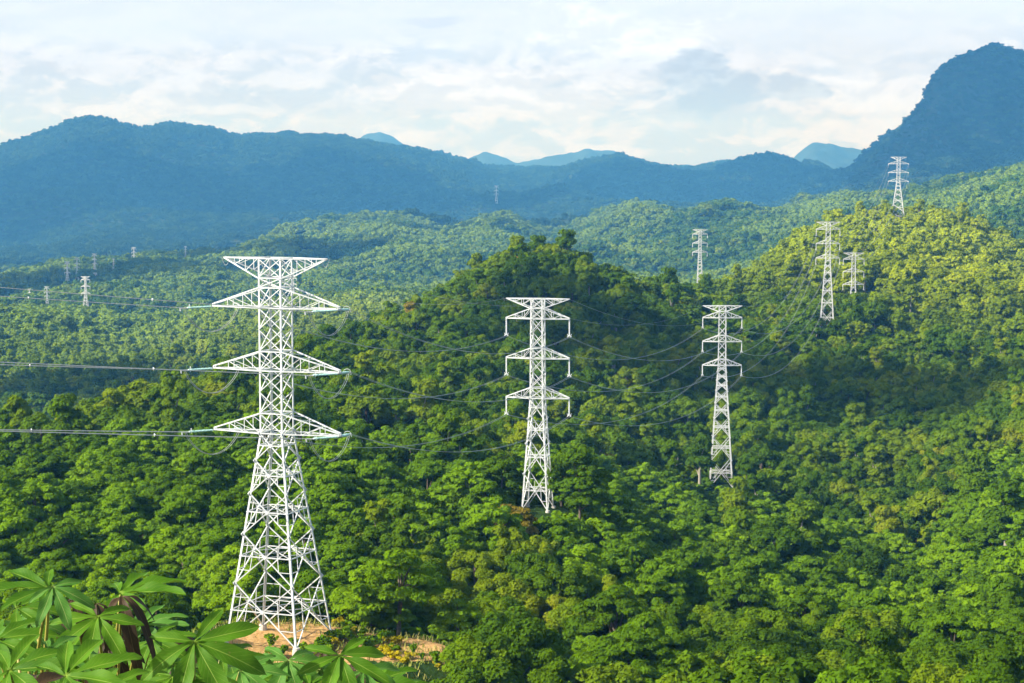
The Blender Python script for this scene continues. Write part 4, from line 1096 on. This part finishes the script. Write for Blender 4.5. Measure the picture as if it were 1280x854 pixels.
def build_cassava():
    cassava_mats()
    rng = random.Random(3)
    # plants: stem foot x offset, label, leaves (px, row, D, radius px, lobes, direction of the middle lobe in the picture (deg, 0=right, 90=up), tilt, material, droop)
    G, B_, Q = 'cas_green', 'cas_dark', 'cas_pale'
    plants = [
     ('cassava plant with one big star leaf spread before the pylon foot', [
        (243, 802, 4.0, 118, 7, -62, 48, G, .35), (258, 850, 4.15, 80, 6, -90, 35, G, .4), (300, 838, 4.3, 80, 6, -20, 25, Q, .5), (215, 846, 4.2, 80, 5, -120, 30, G, .5), (276, 820, 4.6, 80, 5, 10, 20, G, .4)]),
     ('cassava plant whose drooping brown leaves show behind green ones', [
        (122, 771, 4.1, 88, 7, -92, 42, G, .4), (150, 742, 4.6, 100, 6, 5, 14, G, .25), (90, 750, 4.3, 60, 5, -100, 10, B_, 2.2), (152, 746, 4.35, 78, 5, -75, 10, B_, 2.2), (120, 755, 4.3, 46, 5, -90, 10, B_, 1.8),
        (176, 782, 4.4, 70, 6, 10, 22, Q, .3), (100, 790, 4.7, 70, 5, 180, 22, G, .35), (140, 800, 4.6, 70, 6, -80, 40, B_, 1.0), (190, 800, 4.8, 75, 6, -50, 35, G, .5)]),
     ('cassava plant reaching highest at the photo corner', [
        (66, 733, 3.7, 78, 5, -60, 50, Q, .35), (60, 735, 3.9, 100, 5, 188, 18, G, .2), (36, 780, 4.1, 80, 6, -60, 30, Q, .5), (20, 760, 4.3, 90, 6, 20, 25, G, .4), (-5, 800, 4.0, 95, 6, -10, 25, G, .3), (50, 760, 4.5, 60, 5, -100, 40, Q, .8)]),
     ('cassava plant with overlapping leaves low at the photo edge', [
        (12, 838, 3.5, 104, 7, -5, 28, G, .3), (82, 845, 3.45, 112, 7, 25, 24, G, .25), (60, 815, 3.9, 80, 6, 0, 20, Q, .4), (30, 870, 3.6, 90, 6, 30, 30, B_, .6), (130, 866, 3.7, 90, 7, 10, 30, G, .4)]),
     ('cassava plant with narrow leaves just under the soil mound', [
        (360, 826, 5.0, 92, 8, -90, 40, Q, .6), (425, 819, 4.8, 88, 7, -70, 40, G, .35), (404, 812, 5.2, 66, 5, -85, 30, B_, 1.3), (455, 838, 5.1, 72, 6, -40, 30, Q, .6), (385, 862, 5.0, 80, 7, -90, 35, G, .5), (437, 832, 5.3, 70, 6, -80, 50, B_, .9)]),
     ('low cassava plant showing only its top leaves beyond the others', [
        (468, 855, 5.6, 82, 6, 15, 22, G, .3), (330, 852, 5.4, 90, 7, -60, 30, G, .5), (500, 866, 5.8, 70, 6, 0, 25, G, .4)]),
     ('leafy cassava plant filling the gap between the bigger star leaves', [
        (180, 826, 4.9, 85, 7, -90, 30, G, .5), (150, 850, 5.0, 85, 7, -60, 30, G, .5), (205, 812, 5.1, 70, 6, 200, 20, G, .5), (225, 832, 5.2, 80, 7, -100, 35, B_, .7), (40, 848, 5.0, 90, 7, 100, 30, G, .5), (100, 825, 5.1, 85, 7, 90, 25, G, .5), (295, 866, 5.0, 85, 7, 60, 30, G, .4), (15, 795, 5.2, 85, 7, 60, 25, G, .5), (75, 800, 5.3, 80, 7, -90, 35, G, .7), (60, 790, 5.5, 80, 6, -30, 30, B_, .9)]),
    ]
    extra = random.Random(12)
    for k in range(44):
        pi_ = [6, 3, 1, 6, 0, 5, 4][k % 7]; x0, x1 = [(0, 120), (0, 150), (60, 230), (90, 260), (190, 320), (310, 420), (350, 470)][k % 7]
        row = extra.uniform(800, 862) if x0 < 200 else extra.uniform(836, 868)
        plants[pi_][1].append((extra.uniform(x0, x1), row, extra.uniform(4.7, 5.9), extra.uniform(50, 80), extra.choice([5, 6, 7]), extra.uniform(-150, 0), extra.uniform(15, 50), extra.choice([G, G, Q, B_]), extra.uniform(.4, 1.2)))
    for pi, (lab, leaves) in enumerate(plants):
        mx = sum(P(l[0], l[1], l[2]).x for l in leaves) / len(leaves); my = sum(l[2] for l in leaves) / len(leaves)
        g = h1(mx, my)
        root = empty('cassava_plant', (mx, my, g)); o0 = root.location
        tag(root, lab, 'plant', 'cassava plants in the foreground')
        top = min(P(l[0], l[1], l[2]).z for l in leaves) - .10
        st = MB(); H = top - g
        st.tube([Vector((.03 * math.sin(t * 5 + pi), .02 * math.cos(t * 4), H * t - .05)) for t in np.linspace(0, 1, 9)], [.018 - .006 * t for t in np.linspace(0, 1, 9)], 10)
        stem = st.build('stem', M['cas_stem'], root, True)
        for (px, row, D, rad, n, ang, tilt, mat, droop) in leaves:
            hub = P(px, row, D) - Vector(o0)
            L = rad * .9 * D / F
            me = cassava_leaf_mesh(L * (1.04 if n > 5 else 1), n, {5: 2.9, 6: 3.5, 7: 4.2, 8: 4.6}[n], droop, M[mat], rng, .265 if mat != Q else .25)
            lf = link('leaf', me, root)
            # blade plane: normal tipped towards the camera by `tilt`; the picture direction of the middle lobe is ang
            nrm = Vector((rng.uniform(-.15, .15), -math.sin(R(tilt)), math.cos(R(tilt)))).normalized()
            right = Vector((1, 0, 0)); right = (right - nrm * right.dot(nrm)).normalized(); upv = nrm.cross(right)
            xa = (right * math.cos(R(ang)) + upv * math.sin(R(ang))).normalized(); ya = nrm.cross(xa)
            m = Matrix((xa, ya, nrm)).transposed().to_4x4(); m.translation = hub; lf.matrix_local = m
            pt = MB(); a = Vector((0, 0, H * rng.uniform(.86, 1.0))); e = hub
            mid = lerp(a, e, .5) + Vector((0, 0, .03)) - xa * .02
            pt.tube([lerp(lerp(a, mid, t), lerp(mid, e - nrm * .004, t), t) for t in np.linspace(0, 1, 8)], .0035, 6)
            pt.build('petiole', M['petiole'], root, True)

# ================================================================= SKY, LIGHT, AIR
TO_SUN = Vector((-0.76, -0.30, 0.58)).normalized()
def build_world():
    w = bpy.data.worlds.new('World'); sc.world = w; w.use_nodes = True; nt = w.node_tree; nt.nodes.clear()
    out = N(nt, 'ShaderNodeOutputWorld'); bg = N(nt, 'ShaderNodeBackground'); bg.inputs[1].default_value = 0.12
    sky = N(nt, 'ShaderNodeTexSky', sky_type='NISHITA'); sky.sun_disc = False
    el = math.asin(TO_SUN.z); az = math.atan2(TO_SUN.x, TO_SUN.y)
    sky.sun_elevation = el; sky.sun_rotation = az; sky.air_density = 1.0; sky.dust_density = 2.0
    tc = N(nt, 'ShaderNodeTexCoord'); d = tc.outputs['Generated']
    sp = N(nt, 'ShaderNodeSeparateXYZ'); nt.links.new(d, sp.inputs[0])
    # direction -> cloud plane coordinates: azimuth, stretched elevation
    mp = N(nt, 'ShaderNodeMapping'); mp.inputs['Scale'].default_value = (1, 1, 2.1); nt.links.new(d, mp.inputs[0])
    n1 = noise(nt, mp.outputs[0], 9.0, 9, .58, .25)
    n2 = noise(nt, mp.outputs[0], 34.0, 9, .62, .35)
    def shifted(dx, dz, scale, det, ro, dist):
        q = N(nt, 'ShaderNodeMapping'); q.inputs['Scale'].default_value = (1, 1, 2.1); q.inputs['Location'].default_value = (dx, 0, dz); nt.links.new(d, q.inputs[0])
        return noise(nt, q.outputs[0], scale, det, ro, dist)
    # relief of the billows: brighter on the sun's side, greyer underneath
    em = mathn(nt, 'ADD', mathn(nt, 'SUBTRACT', shifted(0, 0, 15, 9, .6, .3), shifted(-.006, .022, 15, 9, .6, .3)), mathn(nt, 'SUBTRACT', shifted(2, 1, 40, 8, .6, .5), shifted(2 - .0025, 1.009, 40, 8, .6, .5)))
    mp3 = N(nt, 'ShaderNodeMapping'); mp3.inputs['Scale'].default_value = (1, 1, 5.5); mp3.inputs['Location'].default_value = (3, 1, 2); nt.links.new(d, mp3.inputs[0])
    n3 = noise(nt, mp3.outputs[0], 14.0, 7, .55, .2)
    # overall cover: nearly complete low down, opening towards the zenith
    cov = mathn(nt, 'SUBTRACT', 1.12, mathn(nt, 'MULTIPLY', sp.outputs[2], 2.6), clamp=True)
    cf = mathn(nt, 'ADD', mathn(nt, 'MULTIPLY', mathn(nt, 'SUBTRACT', n1, .5), .9), cov, clamp=True)
    cf = ramp(nt, cf, [(.3, (0, 0, 0)), (.75, (1, 1, 1))])
    K = 1.0 / 0.12; KC = (.62 / .12, .69 / .12, .83 / .12)
    tone = mathn(nt, 'ADD', mathn(nt, 'ADD', mathn(nt, 'MULTIPLY', n1, .6), mathn(nt, 'MULTIPLY', n2, .4)), mathn(nt, 'MULTIPLY', em, 1.5))
    ccol = ramp(nt, tone, [(.36, tuple(k * c for k, c in zip(KC, (.70, .74, .76)))), (.47, tuple(k * c for k, c in zip(KC, (.80, .825, .83)))), (.56, tuple(k * c for k, c in zip(KC, (.90, .885, .86)))), (.7, tuple(k * c for k, c in zip(KC, (.97, .955, .93))))])
    # smooth high veil above the cumulus bank
    veil = ramp(nt, mathn(nt, 'ADD', sp.outputs[2], mathn(nt, 'MULTIPLY', mathn(nt, 'SUBTRACT', n1, .5), .09)), [(.045, (0, 0, 0)), (.064, (1, 1, 1))])
    vcol = ramp(nt, n3, [(.3, tuple(k * c for k, c in zip(KC, (.82, .83, .79)))), (.7, tuple(k * c for k, c in zip(KC, (.89, .88, .82))))])
    ccol = mixc(nt, mathn(nt, 'MULTIPLY', veil, .85), ccol, vcol)
    ccol = mixc(nt, mathn(nt, 'MULTIPLY', ramp(nt, n3, [(.5, (0, 0, 0)), (.62, (1, 1, 1))]), .35), ccol, tuple(k * c for k, c in zip(KC, (.78, .82, .84))))
    def blob(px, row, rx, ry, col, amt, edge=.5, nz=2.6):
        nonlocal ccol
        q = P(px, row, 1.0).normalized()
        sb = N(nt, 'ShaderNodeVectorMath', operation='SUBTRACT'); nt.links.new(d, sb.inputs[0]); sb.inputs[1].default_value = q
        ml = N(nt, 'ShaderNodeVectorMath', operation='MULTIPLY'); nt.links.new(sb.outputs[0], ml.inputs[0]); ml.inputs[1].default_value = (F / rx, 0.0, F / ry)
        ln = N(nt, 'ShaderNodeVectorMath', operation='LENGTH'); nt.links.new(ml.outputs[0], ln.inputs[0])
        nn = mathn(nt, 'ADD', ln.outputs['Value'], mathn(nt, 'MULTIPLY', mathn(nt, 'SUBTRACT', n2, .5), nz))
        nn = mathn(nt, 'ADD', nn, mathn(nt, 'MULTIPLY', mathn(nt, 'SUBTRACT', n1, .5), nz))
        f = ramp(nt, nn, [(edge, (1, 1, 1)), (min(1, edge + .28), (0, 0, 0))])
        col = tuple(c for c in col)
        front = mathn(nt, 'GREATER_THAN', sp.outputs[1], 0.3)
        f = mathn(nt, 'MULTIPLY', mathn(nt, 'MULTIPLY', f, front), amt)
        body = ramp(nt, tone, [(.40, tuple(k * c * .93 for k, c in zip(KC, col))), (.62, tuple(k * c * 1.10 for k, c in zip(KC, col)))])
        ccol = mixc(nt, f, ccol, body)
    blob(770, 40, 150, 62, (.93, .925, .90), .9)
    blob(800, 90, 120, 30, (.78, .80, .81), .6)
    blob(1060, 110, 150, 55, (.93, .915, .88), .85)
    blob(640, 120, 170, 40, (.94, .925, .89), .8)
    blob(890, 98, 78, 40, (.61, .67, .71), .9)
    blob(1003, 112, 60, 24, (.66, .71, .74), .85)
    blob(105, 82, 46, 24, (.80, .81, .815), .8)
    blob(235, 100, 38, 26, (.84, .845, .84), .75)
    blob(310, 130, 130, 16, (.77, .79, .80), .7)
    blob(550, 28, 50, 12, (.76, .79, .81), .7)
    blob(430, 165, 160, 22, (.93, .91, .87), .6)
    blob(170, 135, 120, 16, (.90, .89, .87), .6)
    mix = mixc(nt, cf, sky.outputs[0], ccol)
    nt.links.new(mix, bg.inputs[0]); nt.links.new(bg.outputs[0], out.inputs[0])
    s = bpy.data.lights.new('sun', 'SUN'); s.energy = 5.0; s.angle = R(0.6); s.color = (1.0, .955, .86)
    o = link('sun', s); o.rotation_euler = TO_SUN.to_track_quat('Z', 'Y').to_euler(); o.location = (0, 0, 900)

def build_haze(zmin, zmax):
    m, nt, out = new_mat('haze_air')
    v = N(nt, 'ShaderNodeVolumePrincipled')
    v.inputs['Color'].default_value = (.115, .46, 1.0, 1); v.inputs['Absorption Color'].default_value = (1, 1, 1, 1)
    v.inputs['Density'].default_value = HAZE; v.inputs['Anisotropy'].default_value = 0.0
    nt.links.new(v.outputs[0], out.inputs['Volume'])
    q = MB(); x = 13400; y0, y1 = -75, 25600; z0, z1 = zmin - 1, zmax + 6
    q.add([(-x, y0, z0), (x, y0, z0), (x, y1, z0), (-x, y1, z0), (-x, y0, z1), (x, y0, z1), (x, y1, z1), (-x, y1, z1)],
          [(3, 2, 1, 0), (4, 5, 6, 7), (0, 1, 5, 4), (1, 2, 6, 5), (2, 3, 7, 6), (3, 0, 4, 7)])
    o = q.build('haze', m); tag(o, 'thin blue haze filling the air over the valley', 'haze', kind='stuff')
HAZE = 8.2e-5

def cloud_mesh(seed, rx, ry, rz):
    """lumpy cumulus: overlapping puffs on a flattish base"""
    rng = np.random.default_rng(seed); q = MB()
    n = 16 if rx < 2000 else 44
    for i in range(n):
        a = rng.uniform(0, 6.28); k = math.sqrt(rng.uniform(0, 1)) * .8
        c = Vector((rx * k * math.cos(a), ry * k * math.sin(a), rng.uniform(0, .4) * rz)); r = rng.uniform(.22, .42) * min(rx, ry)
        nu, nv = 14, 8; b = len(q.v)
        for j in range(nv + 1):
            for u in range(nu):
                ph = math.pi * j / nv; th = 2 * math.pi * u / nu; rr = r * (1 + .18 * math.sin(3 * th + i) * math.sin(4 * ph + i))
                q.v.append((c.x + rr * math.sin(ph) * math.cos(th), c.y + rr * math.sin(ph) * math.sin(th), c.z + rr * math.cos(ph) * rz / rx * (1.6 if math.cos(ph) > 0 else .5)))
        for j in range(nv):
            for u in range(nu): q.f.append((b + j * nu + u, b + (j + 1) * nu + u, b + (j + 1) * nu + (u + 1) % nu, b + j * nu + (u + 1) % nu)); q.m.append(0)
    return q

def build_shade_clouds():
    """cumulus added overhead, out of view, so that their shadows lie on the hills"""
    m, nt, out = new_mat('shade_cloud_white')
    d = N(nt, 'ShaderNodeBsdfDiffuse'); d.inputs[0].default_value = (.9, .9, .9, 1); t = N(nt, 'ShaderNodeBsdfTranslucent'); t.inputs[0].default_value = (.9, .9, .9, 1)
    mx = N(nt, 'ShaderNodeMixShader'); mx.inputs[0].default_value = .5; nt.links.new(d.outputs[0], mx.inputs[1]); nt.links.new(t.outputs[0], mx.inputs[2]); nt.links.new(mx.outputs[0], out.inputs[0])
    for i, (px, row, D, rx, ry) in enumerate(SHADE_CLOUDS):
        tgt = P(px, row, D); h = 1500 if D < 3000 else 2000
        c = tgt + TO_SUN * ((h - tgt.z) / TO_SUN.z)
        o = cloud_mesh(600 + i, rx, ry, min(rx, ry) * .4).build('cloud', m, None, True); o.location = c
        tag(o, 'white cumulus cloud out of view, added to shade the hills', 'cloud', kind='structure')
SHADE_CLOUDS = [  # added unseen clouds, each set where its shadow falls on a chosen slope
    (1120, 500, 850, 150, 90), (970, 470, 890, 120, 80), (1270, 490, 880, 90, 60),
    (60, 480, 1350, 150, 130), (-40, 350, 3500, 380, 350), (190, 350, 3700, 330, 300), (400, 330, 4300, 330, 260), (600, 290, 4900, 260, 200),
    (40, 250, 8800, 1300, 1100), (430, 250, 9300, 1200, 1000), (850, 240, 10500, 1300, 1100), (1100, 230, 9000, 700, 700), (1230, 150, 7600, 950, 950), (1210, 190, 6700, 600, 450),
]

# ================================================================= BUILD
zmin, zmax = build_ground()
st = build_pylons()
build_cables(st)
build_forest()
build_mound_plants()
build_cassava()
build_world()
build_haze(zmin, max(zmax + 25, 30))
build_shade_clouds()
print('z range', zmin, zmax)

cam = bpy.data.cameras.new('camera'); co = link('camera', cam); sc.camera = co
cam.sensor_width = 36; cam.lens = 36 * F / 1280; cam.clip_start = 0.1; cam.clip_end = 60000
co.rotation_euler = (R(90) - PITCH, 0, 0)
sc.render.resolution_x = 1024; sc.render.resolution_y = 683
vs = sc.view_settings; vs.view_transform = 'Standard'; vs.look = 'None'; vs.gamma = 1; vs.use_curve_mapping = False; vs.exposure = 0.68
cy = sc.cycles
cy.max_bounces = 5; cy.diffuse_bounces = 3; cy.glossy_bounces = 2; cy.transmission_bounces = 3; cy.transparent_max_bounces = 6; cy.volume_bounces = 0
cy.use_denoising = True
